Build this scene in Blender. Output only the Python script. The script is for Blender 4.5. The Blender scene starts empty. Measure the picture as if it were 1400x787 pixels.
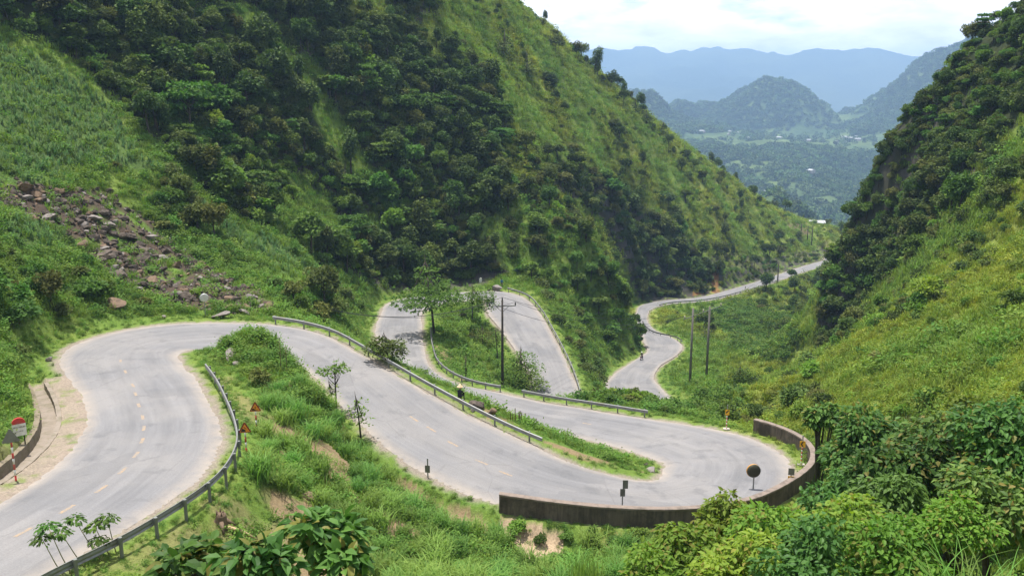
import bpy, bmesh, math, random
import numpy as np
from mathutils import Vector, Matrix, Euler
random.seed(7)
RNG = np.random.default_rng(11)
SC = bpy.context.scene
COL = SC.collection

# ------------------------------------------------------------------ camera model (used to survey the place)
F, HY = 1212.0, 130.0
PIT = math.atan((393.5 - HY) / F)
CP, SP = math.cos(PIT), math.sin(PIT)
def ray(px, py):
    u = (px - 700) / F; v = (393.5 - py) / F
    return np.array([u, CP + v * SP, -SP + v * CP])
def pz(px, py, z):
    r = ray(px, py); return r * (z / r[2])
def pd(px, py, d):
    r = ray(px, py); return r * (d / r[1])
def project(x, y, z):
    fw = y * CP - z * SP; up = y * SP + z * CP
    fw = np.where(np.abs(fw) < 1e-3, 1e-3, fw)
    return np.where(fw > 0, 700 + F * x / fw, -9999), np.where(fw > 0, 393.5 - F * up / fw, -9999)

# ------------------------------------------------------------------ noise
def _hash(ix, iy, seed):
    h = (ix.astype(np.int64) * 374761393 + iy.astype(np.int64) * 668265263 + seed * 1442695041) & 0xFFFFFFFF
    h = ((h ^ (h >> 13)) * 1274126177) & 0xFFFFFFFF
    return ((h ^ (h >> 16)) & 0xFFFF) / 65535.0
def vnoise(x, y, seed=0):
    ix, iy = np.floor(x), np.floor(y); fx, fy = x - ix, y - iy
    fx = fx * fx * (3 - 2 * fx); fy = fy * fy * (3 - 2 * fy)
    a = _hash(ix, iy, seed); b = _hash(ix + 1, iy, seed); c = _hash(ix, iy + 1, seed); d = _hash(ix + 1, iy + 1, seed)
    return (a * (1 - fx) + b * fx) * (1 - fy) + (c * (1 - fx) + d * fx) * fy
def fbm(x, y, seed=0, oct=4):
    x = np.asarray(x, float); y = np.asarray(y, float)
    s = 0; a = 0.5; t = 0
    for o in range(oct):
        s = s + a * vnoise(x, y, seed + o * 17); t += a; a *= .5; x = x * 2.03 + 7.1; y = y * 2.03 + 3.7
    return s / t
def sstep(a, b, x):
    t = np.clip((x - a) / (b - a), 0, 1); return t * t * (3 - 2 * t)
def inpoly(px, py, poly):
    px = np.asarray(px, float); py = np.asarray(py, float)
    r = np.zeros(px.shape, bool); n = len(poly); j = n - 1
    for i in range(n):
        xi, yi = poly[i]; xj, yj = poly[j]
        if yi != yj:
            r ^= ((yi > py) != (yj > py)) & (px < (xj - xi) * (py - yi) / (yj - yi) + xi)
        j = i
    return r

# ------------------------------------------------------------------ object helpers
def tag(o, label=None, cat=None, group=None, kind=None):
    if label: o['label'] = label
    if cat: o['category'] = cat
    if group: o['group'] = group
    if kind: o['kind'] = kind
    return o
def empty(name, loc=(0, 0, 0), rz=0.0, label=None, cat=None, group=None):
    o = bpy.data.objects.new(name, None); o.empty_display_size = .3; COL.objects.link(o)
    o.location = tuple(float(v) for v in loc); o.rotation_euler = (0, 0, rz)
    return tag(o, label, cat, group)
def np_mesh(name, V, faces, mats=(), mi=None, smooth=True):
    """faces: int array (n,k) or list of such arrays"""
    if not isinstance(faces, list): faces = [faces]
    faces = [np.asarray(f, np.int32) for f in faces if len(f)]
    me = bpy.data.meshes.new(name)
    V = np.asarray(V, np.float32)
    me.vertices.add(len(V)); me.vertices.foreach_set('co', V.ravel())
    li = np.concatenate([f.ravel() for f in faces]); cnt = np.concatenate([np.full(len(f), f.shape[1], np.int32) for f in faces])
    me.loops.add(len(li)); me.loops.foreach_set('vertex_index', li)
    st = np.concatenate([[0], np.cumsum(cnt)[:-1]]).astype(np.int32)
    me.polygons.add(len(cnt)); me.polygons.foreach_set('loop_start', st)
    for m in mats: me.materials.append(m)
    if mi is not None: me.polygons.foreach_set('material_index', np.asarray(mi, np.int32))
    me.polygons.foreach_set('use_smooth', np.full(len(cnt), smooth, bool))
    me.update(calc_edges=True)
    return me
def link(name, me, parent=None, loc=None):
    o = bpy.data.objects.new(name, me); COL.objects.link(o)
    if parent is not None: o.parent = parent
    if loc is not None: o.location = tuple(float(v) for v in loc)
    return o
class MB:
    """collects simple shapes and links them as ONE mesh"""
    def __init__(s): s.v = []; s.f = []; s.m = []; s.cur = 0
    def add(s, vs, fs):
        b = len(s.v); s.v += [tuple(float(c) for c in v) for v in vs]
        for f in fs: s.f.append(tuple(i + b for i in f)); s.m.append(s.cur)
        return s
    def box(s, cx, cy, cz, sx, sy, sz, rz=0.0):
        c, n = math.cos(rz), math.sin(rz); vs = []
        for dz in (-.5, .5):
            for dx, dy in ((-.5, -.5), (.5, -.5), (.5, .5), (-.5, .5)):
                x, y = dx * sx, dy * sy
                vs.append((cx + x * c - y * n, cy + x * n + y * c, cz + dz * sz))
        return s.add(vs, [(3, 2, 1, 0), (4, 5, 6, 7), (0, 1, 5, 4), (1, 2, 6, 5), (2, 3, 7, 6), (3, 0, 4, 7)])
    def tube(s, pts, rad, n=8, cap=True):
        pts = [Vector(p) for p in pts]
        rad = rad if hasattr(rad, '__len__') else [rad] * len(pts)
        vs = []; fs = []; up = Vector((0, 0, 1)); prev = None
        for i, p in enumerate(pts):
            t = (pts[min(i + 1, len(pts) - 1)] - pts[max(i - 1, 0)]).normalized()
            if prev is None:
                a = t.cross(up if abs(t.z) < .95 else Vector((1, 0, 0))).normalized()
            else:
                a = (prev - t * prev.dot(t)).normalized()
            prev = a; b = t.cross(a)
            for k in range(n):
                an = 2 * math.pi * k / n
                vs.append(p + (a * math.cos(an) + b * math.sin(an)) * rad[i])
        for i in range(len(pts) - 1):
            for k in range(n):
                k2 = (k + 1) % n
                fs.append((i * n + k, i * n + k2, (i + 1) * n + k2, (i + 1) * n + k))
        if cap:
            fs.append(tuple(reversed(range(n)))); fs.append(tuple((len(pts) - 1) * n + k for k in range(n)))
        return s.add(vs, fs)
    def disc(s, c, nrm, r, th, n=24):
        nrm = Vector(nrm).normalized(); c = Vector(c)
        return s.tube([c - nrm * th / 2, c + nrm * th / 2], r, n)
    def prism(s, pts2, o, ax, ay, th):
        """polygon in the plane (o, ax, ay) extruded by th along ax x ay, centred"""
        o, ax, ay = Vector(o), Vector(ax).normalized(), Vector(ay).normalized(); nz = ax.cross(ay); n = len(pts2)
        vs = [o + ax * a + ay * b - nz * th / 2 for a, b in pts2] + [o + ax * a + ay * b + nz * th / 2 for a, b in pts2]
        fs = [tuple(reversed(range(n))), tuple(range(n, 2 * n))] + [(i, (i + 1) % n, n + (i + 1) % n, n + i) for i in range(n)]
        return s.add(vs, fs)
    def mesh(s, name, mats, smooth=False):
        me = bpy.data.meshes.new(name); me.from_pydata(s.v, [], s.f)
        for m in (mats if isinstance(mats, (list, tuple)) else [mats]): me.materials.append(m)
        for p, k in zip(me.polygons, s.m): p.material_index = k; p.use_smooth = smooth
        me.update(); return me
    def build(s, name, mats, parent=None, smooth=False, loc=None):
        return link(name, s.mesh(name, mats, smooth), parent, loc)
def copy_tree(o, parent=None):
    c = o.copy(); COL.objects.link(c)
    if parent is not None: c.parent = parent
    for ch in list(o.children): copy_tree(ch, c)
    return c

# ------------------------------------------------------------------ materials
def nodes_of(name):
    m = bpy.data.materials.new(name); m.use_nodes = True
    nt = m.node_tree; nt.nodes.clear()
    out = nt.nodes.new('ShaderNodeOutputMaterial')
    return m, nt, nt.nodes, nt.links, out
def N(nt, typ, **kw):
    n = nt.nodes.new(typ)
    for k, v in kw.items(): setattr(n, k, v)
    return n
def setin(n, **kw):
    for k, v in kw.items():
        n.inputs[k.replace('_', ' ')].default_value = v
def mixc(nt, fac, a, b, blend='MIX'):
    n = nt.nodes.new('ShaderNodeMix'); n.data_type = 'RGBA'; n.blend_type = blend
    for sock, v in ((n.inputs[0], fac), (n.inputs[6], a), (n.inputs[7], b)):
        if hasattr(v, 'links'): nt.links.new(v, sock)
        elif isinstance(v, tuple): sock.default_value = v if len(v) == 4 else (*v, 1)
        else: sock.default_value = v
    return n.outputs[2]
def ramp(nt, src, stops):
    n = nt.nodes.new('ShaderNodeValToRGB'); cr = n.color_ramp
    while len(cr.elements) < len(stops): cr.elements.new(.5)
    for e, (p, c) in zip(cr.elements, stops):
        e.position = p; e.color = (*c, 1) if isinstance(c, tuple) else (c, c, c, 1)
    nt.links.new(src, n.inputs[0]); return n.outputs[0]
def noise(nt, scale, detail=4, rough=.6, vec=None, out=0):
    n = nt.nodes.new('ShaderNodeTexNoise'); setin(n, Scale=scale, Detail=detail, Roughness=rough)
    if vec is not None: nt.links.new(vec, n.inputs['Vector'])
    return n.outputs[out]
def pbsdf(nt, col, rough=.8, metal=0.0, spec=.3, normal=None):
    b = nt.nodes.new('ShaderNodeBsdfPrincipled')
    if hasattr(col, 'links'): nt.links.new(col, b.inputs['Base Color'])
    else: b.inputs['Base Color'].default_value = (*col, 1)
    if hasattr(rough, 'links'): nt.links.new(rough, b.inputs['Roughness'])
    else: b.inputs['Roughness'].default_value = rough
    b.inputs['Metallic'].default_value = metal; b.inputs['Specular IOR Level'].default_value = spec
    if normal is not None: nt.links.new(normal, b.inputs['Normal'])
    return b
def bump(nt, h, strength=.4, dist=.05):
    n = nt.nodes.new('ShaderNodeBump'); setin(n, Strength=strength, Distance=dist)
    nt.links.new(h, n.inputs['Height']); return n.outputs[0]
def objpos(nt):
    return N(nt, 'ShaderNodeTexCoord').outputs['Object']
def worldpos(nt):
    return N(nt, 'ShaderNodeNewGeometry').outputs['Position']
def simple(name, col, rough=.7, metal=0.0, var=.25, scale=6.0, spec=.3, dirt=None):
    m, nt, nd, lk, out = nodes_of(name)
    p = worldpos(nt)
    n1 = noise(nt, scale, 5, .65, p)
    c = mixc(nt, n1, tuple(v * (1 - var) for v in col), tuple(min(1, v * (1 + var)) for v in col))
    if dirt:
        n2 = noise(nt, scale * .35, 6, .7, p)
        c = mixc(nt, ramp(nt, n2, [(.48, 0.), (.7, .8)]), c, dirt)
    b = pbsdf(nt, c, rough, metal, spec, bump(nt, n1, .15, .02))
    lk.new(b.outputs[0], out.inputs[0]); return m
def leafmat(name, c1, c2, trans=.3, rough=.5, objvar=.35, tinted=False, third=None):
    """foliage: every leaf (mesh island) and every plant gets its own tone"""
    m, nt, nd, lk, out = nodes_of(name)
    g = N(nt, 'ShaderNodeNewGeometry'); oi = N(nt, 'ShaderNodeObjectInfo')
    c = mixc(nt, g.outputs['Random Per Island'], c1, c2)
    if third:
        c = mixc(nt, ramp(nt, g.outputs['Random Per Island'], [(.86, 0.), (.9, 1.)]), c, third)
    hv = N(nt, 'ShaderNodeHueSaturation')
    mr = N(nt, 'ShaderNodeMapRange'); setin(mr, To_Min=1 - objvar, To_Max=1 + objvar); lk.new(oi.outputs['Random'], mr.inputs['Value'])
    lk.new(c, hv.inputs['Color']); lk.new(mr.outputs[0], hv.inputs['Value'])
    mh = N(nt, 'ShaderNodeMath', operation='MULTIPLY'); mh.inputs[1].default_value = 7.31; lk.new(oi.outputs['Random'], mh.inputs[0])
    fr = N(nt, 'ShaderNodeMath', operation='FRACT'); lk.new(mh.outputs[0], fr.inputs[0])
    mr2 = N(nt, 'ShaderNodeMapRange'); setin(mr2, To_Min=.475, To_Max=.52); lk.new(fr.outputs[0], mr2.inputs['Value'])
    lk.new(mr2.outputs[0], hv.inputs['Hue'])
    c = hv.outputs[0]
    if tinted:
        at = N(nt, 'ShaderNodeAttribute', attribute_type='INSTANCER', attribute_name='tint')
        c = mixc(nt, 1.0, c, at.outputs['Color'], 'MULTIPLY')
    b = pbsdf(nt, c, rough + .12, 0, .14)
    t = N(nt, 'ShaderNodeBsdfTranslucent'); lk.new(c, t.inputs['Color'])
    hs = N(nt, 'ShaderNodeHueSaturation'); setin(hs, Value=1.35, Saturation=1.1); lk.new(c, hs.inputs['Color']); lk.new(hs.outputs[0], t.inputs['Color'])
    mx = N(nt, 'ShaderNodeMixShader'); mx.inputs[0].default_value = trans
    lk.new(b.outputs[0], mx.inputs[1]); lk.new(t.outputs[0], mx.inputs[2]); lk.new(mx.outputs[0], out.inputs[0])
    return m
HAZE, SUN_E, SKY_S, CLOUD, EXPO = 2.1e-4, 5.0, .10, 15.0, .66
# ------------------------------------------------------------------ the road: both edges surveyed, height falling steadily
# (px, py) of the left and right edge in travel direction, road level, extra height of what hides the right edge
ROADP = [
(-330,800,-300,960,-12.1,0),(-200,770,-130,900,-12.2,0),(-120,742,-60,860,-12.35,0),(-40,702,55,790,-12.5,0),(40,655,190,720,-12.85,0),(95,610,285,645,-13.25,0),
(118,570,302,600,-13.6,0),(105,525,290,560,-14.0,0),(83,493,266,520,-14.4,0),(100,468,243,492,-14.8,0),(160,450,258,483,-15.0,0),
(240,441,300,480,-15.2,0),(320,440,350,477,-15.5,0),(400,448,385,482,-15.9,0),(460,470,430,510,-16.3,0),(520,503,475,553,-16.8,0),
(580,540,520,600,-17.4,0),(650,575,570,640,-18.0,0),(720,605,640,672,-18.5,.1),(790,632,740,690,-19.0,.5),(850,650,840,697,-19.5,.65),
(890,656,940,698,-19.8,.65),(906,648,1030,685,-20.1,.65),(908,638,1072,660,-20.4,.4),(902,630,1086,632,-20.7,0),(885,622,1050,608,-21.0,0),
(850,610,990,590,-21.4,0),(805,598,895,575,-21.9,0),(748,590,810,559,-22.4,0),(686,578,743,548,-22.9,0),(624,556,688,536,-23.4,0),
(570,527,634,528,-23.9,0),(533,497,594,508,-24.4,0),(514,462,581,482,-24.9,0),(519,432,577,446,-25.35,0),(540,408.5,584,423,-25.7,0),
(585,402,620,412,-26.0,0),(640,397,645,412,-26.3,0),(690,397,667,410,-26.7,0),(722,412,664,424,-27.2,0),(745,440,685,448,-27.9,0),
(765,475,705,480,-28.8,0),(785,520,728,525,-29.7,0)]
ROADH = [((7.5,82,-30.9),(2.2,80.5,-30.9)),((10,79,-32.0),(7.0,74.2,-32.0)),((13,79.5,-33.0),(15.6,74.5,-33.0)),((14.5,86,-34.2),(20.5,84,-34.2)),
         ((13.6,97,-35.8),(20.0,97.5,-35.8))]
ROADF = [(825,531,907,533,-37.0),(843,507,894,516,-38.0),(862,495,900,503,-38.8),(885,479,928,482,-39.7),(880,467,933,472,-40.4),(877,455,915,460,-41.2),
(873,445,893,451,-42.0),(870,436,884,440,-42.8),(871,426,886,427,-43.6),(876,417,897,420,-44.4),(900,411,915,416,-45.0),(950,406,960,412.5,-46.0),
(1000,394,1010,402,-47.5),(1050,379,1060,386,-49.0),(1085,367,1098,373,-50.2),(1112,359,1128,363.5,-51.3),(1126,355,1139,359,-52.0),(1127,351,1139,354,-52.6),
(1137,346.7,1146,349,-53.3),(1172,344,1176,346,-54.5),(1205,343,1208,344.6,-55.5)]
EL, ER = [], []
for a, b, c, d, z, dz in ROADP:
    EL.append(pz(a, b, z)); q = pz(c, d, z + dz); q[2] = z; ER.append(q)
for l, r in ROADH: EL.append(np.array(l, float)); ER.append(np.array(r, float))
for a, b, c, d, z in ROADF: EL.append(pz(a, b, z)); ER.append(pz(c, d, z))
SCL = 1.35                                       # survey units to metres
EL, ER = np.array(EL) * SCL, np.array(ER) * SCL
def catmull(P, T, t):
    out = np.empty((len(t), P.shape[1])); idx = np.clip(np.searchsorted(T, t, side='right') - 1, 0, len(T) - 2)
    M = np.gradient(P, T, axis=0)
    h = (T[idx + 1] - T[idx]); s = ((t - T[idx]) / h)[:, None]; h = h[:, None]
    return ((2*s**3-3*s**2+1)*P[idx] + (s**3-2*s**2+s)*h*M[idx] + (-2*s**3+3*s**2)*P[idx+1] + (s**3-s**2)*h*M[idx+1])
CM = (EL + ER) / 2
TT = np.concatenate([[0], np.cumsum(np.linalg.norm(np.diff(CM, axis=0), axis=1))])
ts = np.arange(0, TT[-1], .5)
L_ = catmull(EL, TT, ts); R_ = catmull(ER, TT, ts)
def smooth(A, k, it=2):
    for _ in range(it):
        B = A.copy()
        pad = np.concatenate([np.repeat(A[:1], k, 0), A, np.repeat(A[-1:], k, 0)])
        cs = np.cumsum(np.concatenate([np.zeros((1, A.shape[1])), pad]), 0)
        B = (cs[2*k+1:] - cs[:-(2*k+1)]) / (2*k+1)
        A = B
    return A
L_ = smooth(L_, 2); R_ = smooth(R_, 2)
C_ = (L_ + R_) / 2; C_[:, 2] = smooth(C_[:, 2:3], 8)[:, 0]; L_[:, 2] = C_[:, 2]; R_[:, 2] = C_[:, 2]
C_[:, :2] = smooth(C_[:, :2], 4)
NS = len(C_)
TAN = np.gradient(C_[:, :2], axis=0); TAN /= np.linalg.norm(TAN, axis=1)[:, None]
NRM = np.stack([TAN[:, 1], -TAN[:, 0]], 1)      # to the right of travel
def _half(E, sg):
    h = np.empty(NS)
    for k in range(NS):
        a, b = max(0, k - 16), min(NS, k + 17)
        d = E[a:b, :2] - C_[k, :2]; t = d @ TAN[k]; n = sg * (d @ NRM[k])
        o = np.argsort(np.abs(t) + .02 * np.abs(np.arange(a, b) - k))[:2]; h[k] = n[o].mean()
    return smooth(np.clip(h, 1.6, 6.5)[:, None], 4)[:, 0]
HL, HR = _half(L_, -1), _half(R_, 1)
L_[:, :2] = C_[:, :2] - NRM * HL[:, None]; R_[:, :2] = C_[:, :2] + NRM * HR[:, None]
HW = (HL + HR) / 2

def road_near(x, y):
    """index of nearest road sample, distance beyond the edge, signed lateral"""
    x = np.asarray(x, float).ravel(); y = np.asarray(y, float).ravel()
    idx = np.zeros(len(x), np.int32); best = np.full(len(x), 1e9)
    cand = np.arange(len(x))
    cx = C_[::6, 0].astype(np.float32); cy = C_[::6, 1].astype(np.float32)
    md = np.empty(len(x), np.float32); mi = np.empty(len(x), np.int32)
    for s in range(0, len(x), 20000):
        d = (x[s:s+20000, None].astype(np.float32) - cx) ** 2 + (y[s:s+20000, None].astype(np.float32) - cy) ** 2
        k = d.argmin(1); mi[s:s+20000] = k; md[s:s+20000] = np.sqrt(d[np.arange(len(k)), k])
    # edge distance decided per sample: refine around every coarse winner
    lat = np.zeros(len(x)); e = md.astype(float) - 3.3
    near = np.where(md < 22)[0]
    for s in range(0, len(near), 8000):
        ii = near[s:s+8000]
        k0 = np.clip(mi[ii] * 6, 8, NS - 9)
        ks = k0[:, None] + np.arange(-8, 9)[None]
        dx = x[ii][:, None] - C_[ks, 0]; dy = y[ii][:, None] - C_[ks, 1]
        k = (dx * dx + dy * dy).argmin(1); kk = ks[np.arange(len(ii)), k]
        idx[ii] = kk
        ddx = x[ii] - C_[kk, 0]; ddy = y[ii] - C_[kk, 1]
        lat[ii] = ddx * NRM[kk, 0] + ddy * NRM[kk, 1]
        e[ii] = np.sqrt(ddx ** 2 + ddy ** 2) - np.where(lat[ii] > 0, HR[kk], HL[kk])
    far = md >= 22; idx[far] = np.clip(mi[far] * 6, 0, NS - 1)
    return idx, e, lat

# ------------------------------------------------------------------ terrain: surveyed heights, interpolated in (azimuth, log distance)
CTRL = [ # px, py, forward distance
# foreground slope below the camera
(200,742,25.2),(300,740,25.5),(400,790,24.5),(330,700,28.2),(450,700,30.5),(420,600,37.5),(400,540,42.5),(360,600,35),(380,640,32.2),(345,560,38.2),(330,520,43),(300,505,47),
(345,458,50.5),(310,470,50.2),(380,470,50),(430,500,47.5),(460,540,44.5),(480,590,41.5),(500,650,37.2),(560,690,35.5),(610,705,35.2),(650,725,35.2),(720,735,36.2),(760,722,37.6),(850,730,36),(950,735,35.3),
(700,790,31.5),(850,790,31),(560,790,29.5),(480,770,28),(1000,800,31),(1050,728,36.5),(1110,705,40),(1135,690,44),
(1000,860,25),(1150,850,20),(1250,830,21),(1390,900,9),(1390,800,15),(1390,720,22),(1250,700,31),(1180,650,39),(1320,640,31),
(700,1000,17),(400,1000,15),(1000,1000,14),(200,900,17),(100,860,17.5),
# right grassy slope
(1150,545,57),(1060,572,66),(1100,505,76),(1250,485,57),(1390,500,42),(1390,385,61),(1250,405,80),(1390,305,80),(1300,335,92),(1206,442,95),(1140,472,108),(1100,560,58),(1180,560,48),(1320,560,36),
(1550,400,45),(1550,250,70),(1550,100,100),(1800,300,50),(1800,50,90),
# right cliff
(1180,450,113),(1198,402,117),(1211,322,122),(1213,218,126),(1240,170,128),(1257,153,129),(1304,103,131),(1358,60,130),(1405,33,128),(1500,-40,128),(1700,-150,125),
(1250,250,114),(1218,380,109),(1300,200,111),(1390,150,103),(1390,230,90),(1330,100,121),(1234,300,117),(1260,330,104),
# left slope
(0,575,36.5),(40,520,43),(0,490,41.5),(0,400,51),(0,300,63),(0,200,78),(0,100,92),(0,40,98),(0,0,101),(-200,0,84),(-200,200,62),(-200,400,40),(-400,0,64),(-400,300,42),(-200,560,27),(-300,650,21),
(60,445,52.5),(150,425,59.5),(100,350,68),(100,250,80),(100,150,92.5),(200,300,82),(200,215,92),(200,385,69),(300,350,82),(300,265,97),(300,405,67.5),(400,340,98),(400,385,83),(400,412,72),(470,372,105),(500,395,108),(460,412,86),(490,440,87),(500,425,96),(440,440,68),
# left forest cliff
(100,60,103),(200,120,105),(200,0,117),(300,200,108),(300,100,117),(300,0,127),(400,270,112),(400,150,123),(400,0,138),(500,335,121),(500,200,131),(500,100,140),(500,0,151),
(600,375,127),(600,300,132),(600,200,141),(600,100,156),(600,0,174),(700,370,131),(700,300,139),(700,200,155),(700,100,184),(640,50,175),
(100,-150,120),(300,-200,145),(500,-200,172),(600,-150,205),
# near spur
(800,330,136),(850,420,141),(868,468,139),(760,400,122),(800,485,109),(835,495,117),(780,440,118),(740,330,136),(840,380,139),(830,450,131),
# ridge and recess
(720,22,216),(690,-10,214),(660,-60,212),(760,62,225),(805,102,236),(870,152,250),(915,185,262),(960,217,276),(1010,252,292),(1060,288,310),(1100,303,345),(1150,314,375),(1180,326,390),(1215,345,400),
(760,130,206),(800,180,206),(800,250,172),(850,300,192),(870,240,215),(880,385,194),(905,400,201),(955,392,212),(900,340,207),(900,280,222),(960,300,235),(1000,352,238),(1005,382,226),(1050,350,262),(1055,370,246),(1100,345,288),(1150,335,312),(930,240,245),(1020,300,272),
# valley side right of the far road
(950,432,183),(1000,432,184),(1050,410,205),(1100,402,212),(1150,372,248),(960,500,126),(1000,500,122),(1050,480,136),(980,452,163),(1060,440,165),(1100,430,174),(930,510,122),
# behind the hairpin, gully
(850,547,68),(920,537,73),(1000,547,74),(960,540,71.5),(1030,560,69),(880,536,80),(930,528,92),(985,520,100),(1000,575,62.5),(1050,600,58),
(1060,530,86),(1090,505,104),(1118,480,124),(1128,455,143),(1135,435,165),
]
CXYZ = [tuple(pd(a, b, d)) for a, b, d in CTRL]
def at_d(px, d, z):
    r = ray(px, 393.5); return (r[0] * d / r[1], d, z)
CXYZ += [at_d(690, 330, -5), at_d(760, 340, -22), at_d(870, 370, -45), at_d(960, 400, -65), at_d(1060, 430, -85), at_d(1180, 460, -110), at_d(600, 300, 18), at_d(400, 280, 40), at_d(100, 260, 55),
         at_d(-300, 200, 60), at_d(690, 450, -70), at_d(400, 450, -10), at_d(1000, 470, -110), at_d(100, 430, 20),
         at_d(1290, 165, -22), at_d(1240, 158, -40), at_d(1180, 160, -58), at_d(1350, 175, -8), at_d(1500, 190, 10), at_d(1700, 200, 22), at_d(1250, 230, -65), at_d(1400, 260, -40), at_d(1600, 300, -5),
         at_d(1150, 200, -58), at_d(1180, 250, -72), at_d(1300, 400, -115), at_d(1500, 430, -90),
         at_d(1205, 310, -63), at_d(1230, 360, -85),
         at_d(560, 13, -9.2), at_d(850, 13, -9.6), at_d(1150, 12, -9.0), at_d(1330, 12, -8.2), at_d(1000, 12, -8.8), at_d(300, 12, -8.0), at_d(700, 6, -4.2), at_d(1100, 6, -4.6), at_d(300, 6, -4.5), at_d(700, 24, -14.6), at_d(850, 24, -14.0), at_d(560, 23, -13.8)]
for k in range(24):   # ground beside and behind the viewpoint
    a = -math.pi + 2 * math.pi * k / 24
    CXYZ.append((1.6 * math.sin(a), 1.6 * math.cos(a), -1.75 - .35 * math.cos(a)))
    if abs(a) > 1.2:
        for r, zl, zr, zb in ((8, -6, 1.0, 1.5), (25, -12, 8, 9), (70, -4, 22, 28), (180, 40, 60, 70), (440, 60, 60, 110)):
            w = abs(a) / math.pi; side = zl if a < 0 else zr
            CXYZ.append((r * math.sin(a), r * math.cos(a), side * (1 - w) * 1.6 + zb * (w * 1.6 - .6) if w > .4 else side))
CXYZ = np.array(CXYZ) * SCL
# roadside control points
rc = []
for k in range(0, NS, 9):
    for E_, sg in ((L_, -1), (R_, 1)):
        off = 1.2
        rc.append((E_[k, 0] + sg * NRM[k, 0] * off, E_[k, 1] + sg * NRM[k, 1] * off, C_[k, 2] - .1))
rc = np.array(rc)
_, e_, _ = road_near(rc[:, 0], rc[:, 1]); rc = rc[e_ > .8]
# drop surveyed points that fall on the road itself
_, e_, _ = road_near(CXYZ[:, 0], CXYZ[:, 1]); CXYZ = CXYZ[e_ > 1.6]
P = np.concatenate([CXYZ, rc])
def lp(x, y): return np.stack([np.arctan2(x, y), np.log(np.hypot(x, y))], -1)
U = lp(P[:, 0], P[:, 1]); TV = P[:, 2] / np.hypot(P[:, 0], P[:, 1])
keep = []
for i in range(len(U)):     # thin near-duplicates
    if all(np.hypot(*(U[i] - U[j])) > .012 for j in keep): keep.append(i)
U, TV = U[keep], TV[keep]
KC = .012
def kern(d2): return -np.sqrt(d2 + KC * KC)
D2 = ((U[:, None] - U[None]) ** 2).sum(-1)
A = np.zeros((len(U) + 1,) * 2); A[:-1, :-1] = kern(D2) + np.eye(len(U)) * .0012; A[:-1, -1] = 1; A[-1, :-1] = 1
W = np.linalg.solve(A, np.append(TV, 0))
def rbf(x, y):
    q = lp(np.asarray(x, float).ravel(), np.asarray(y, float).ravel()).astype(np.float32)
    out = np.empty(len(q)); u = U.astype(np.float32); w = W[:-1].astype(np.float32)
    for s in range(0, len(q), 8192):
        c = q[s:s+8192]
        d2 = (c[:, None, 0] - u[None, :, 0]) ** 2 + (c[:, None, 1] - u[None, :, 1]) ** 2
        out[s:s+8192] = kern(d2) @ w + W[-1]
    return out * np.hypot(np.asarray(x, float).ravel(), np.asarray(y, float).ravel())
# ditch along the left road: lateral band measured from the left edge, between two road samples
DK0 = int(np.argmin(np.hypot(C_[:, 0] + 19, C_[:, 1] - 33))); DK1 = int(np.argmin(np.hypot(C_[:, 0] + 29, C_[:, 1] - 62)))
WK0, WK1 = int(np.searchsorted(ts, TT[16])), int(np.searchsorted(ts, TT[24]))
DIN, DOUT = 1.5, 2.55
def terrain_z(x, y):
    x = np.asarray(x, float).ravel(); y = np.asarray(y, float).ravel(); r = np.hypot(x, y)
    z = rbf(x, y)
    i, e, lat = road_near(x, y)
    rough = (fbm(x * .22, y * .22, 3, 4) - .5) * np.clip(r * .02, .4, 2.2) + (fbm(x * .05, y * .05, 9, 3) - .5) * np.clip((r - 60) * .05, 0, 7)
    rough += (fbm(x * 1.1, y * 1.1, 5, 3) - .5) * .35
    z = z + rough * sstep(1, 9, e) * np.clip(r / 12, 0, 1)
    B = np.where(r > 200, 6.0, 2.6)
    w = sstep(.7, .7 + B, e)
    sag = np.where(r > 130, .2, .06) + .1 * sstep(0, -1.5, e)
    z = (C_[i, 2] - sag + .06 * (fbm(x * 1.7, y * 1.7, 8, 2) - .5) * sstep(.0, .5, e)) * (1 - w) + z * w
    wk = (i >= WK0) & (i <= WK1) & (lat > 0)
    z = np.where(wk, z - .75 * sstep(.95, 1.9, e) * sstep(9, 4, e), z)
    d = (i >= DK0) & (i <= DK1 + 8) & (lat < 0)
    tp = sstep(DK1 + 8, DK1 - 4, i) * sstep(DK0, DK0 + 6, i)
    b = tp * sstep(DIN - .12, DIN + .05, e) * (1 - sstep(DOUT - .05, DOUT + .1, e))
    z = np.where(d & (e > .7) & (e < DOUT + .2), z * (1 - tp) + (C_[i, 2] - .05) * tp, z)
    z = np.where(d, z - .62 * b, z)
    return z
def gridaz():
    a = list(np.arange(-44, 44.001, .105)); b = list(np.arange(45, 180, 1.5)); c = [-v for v in reversed(b)]
    return np.radians(np.array(c + a + b))
AZ = gridaz(); RR = np.exp(np.arange(math.log(2.3), math.log(580), .0066))
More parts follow.
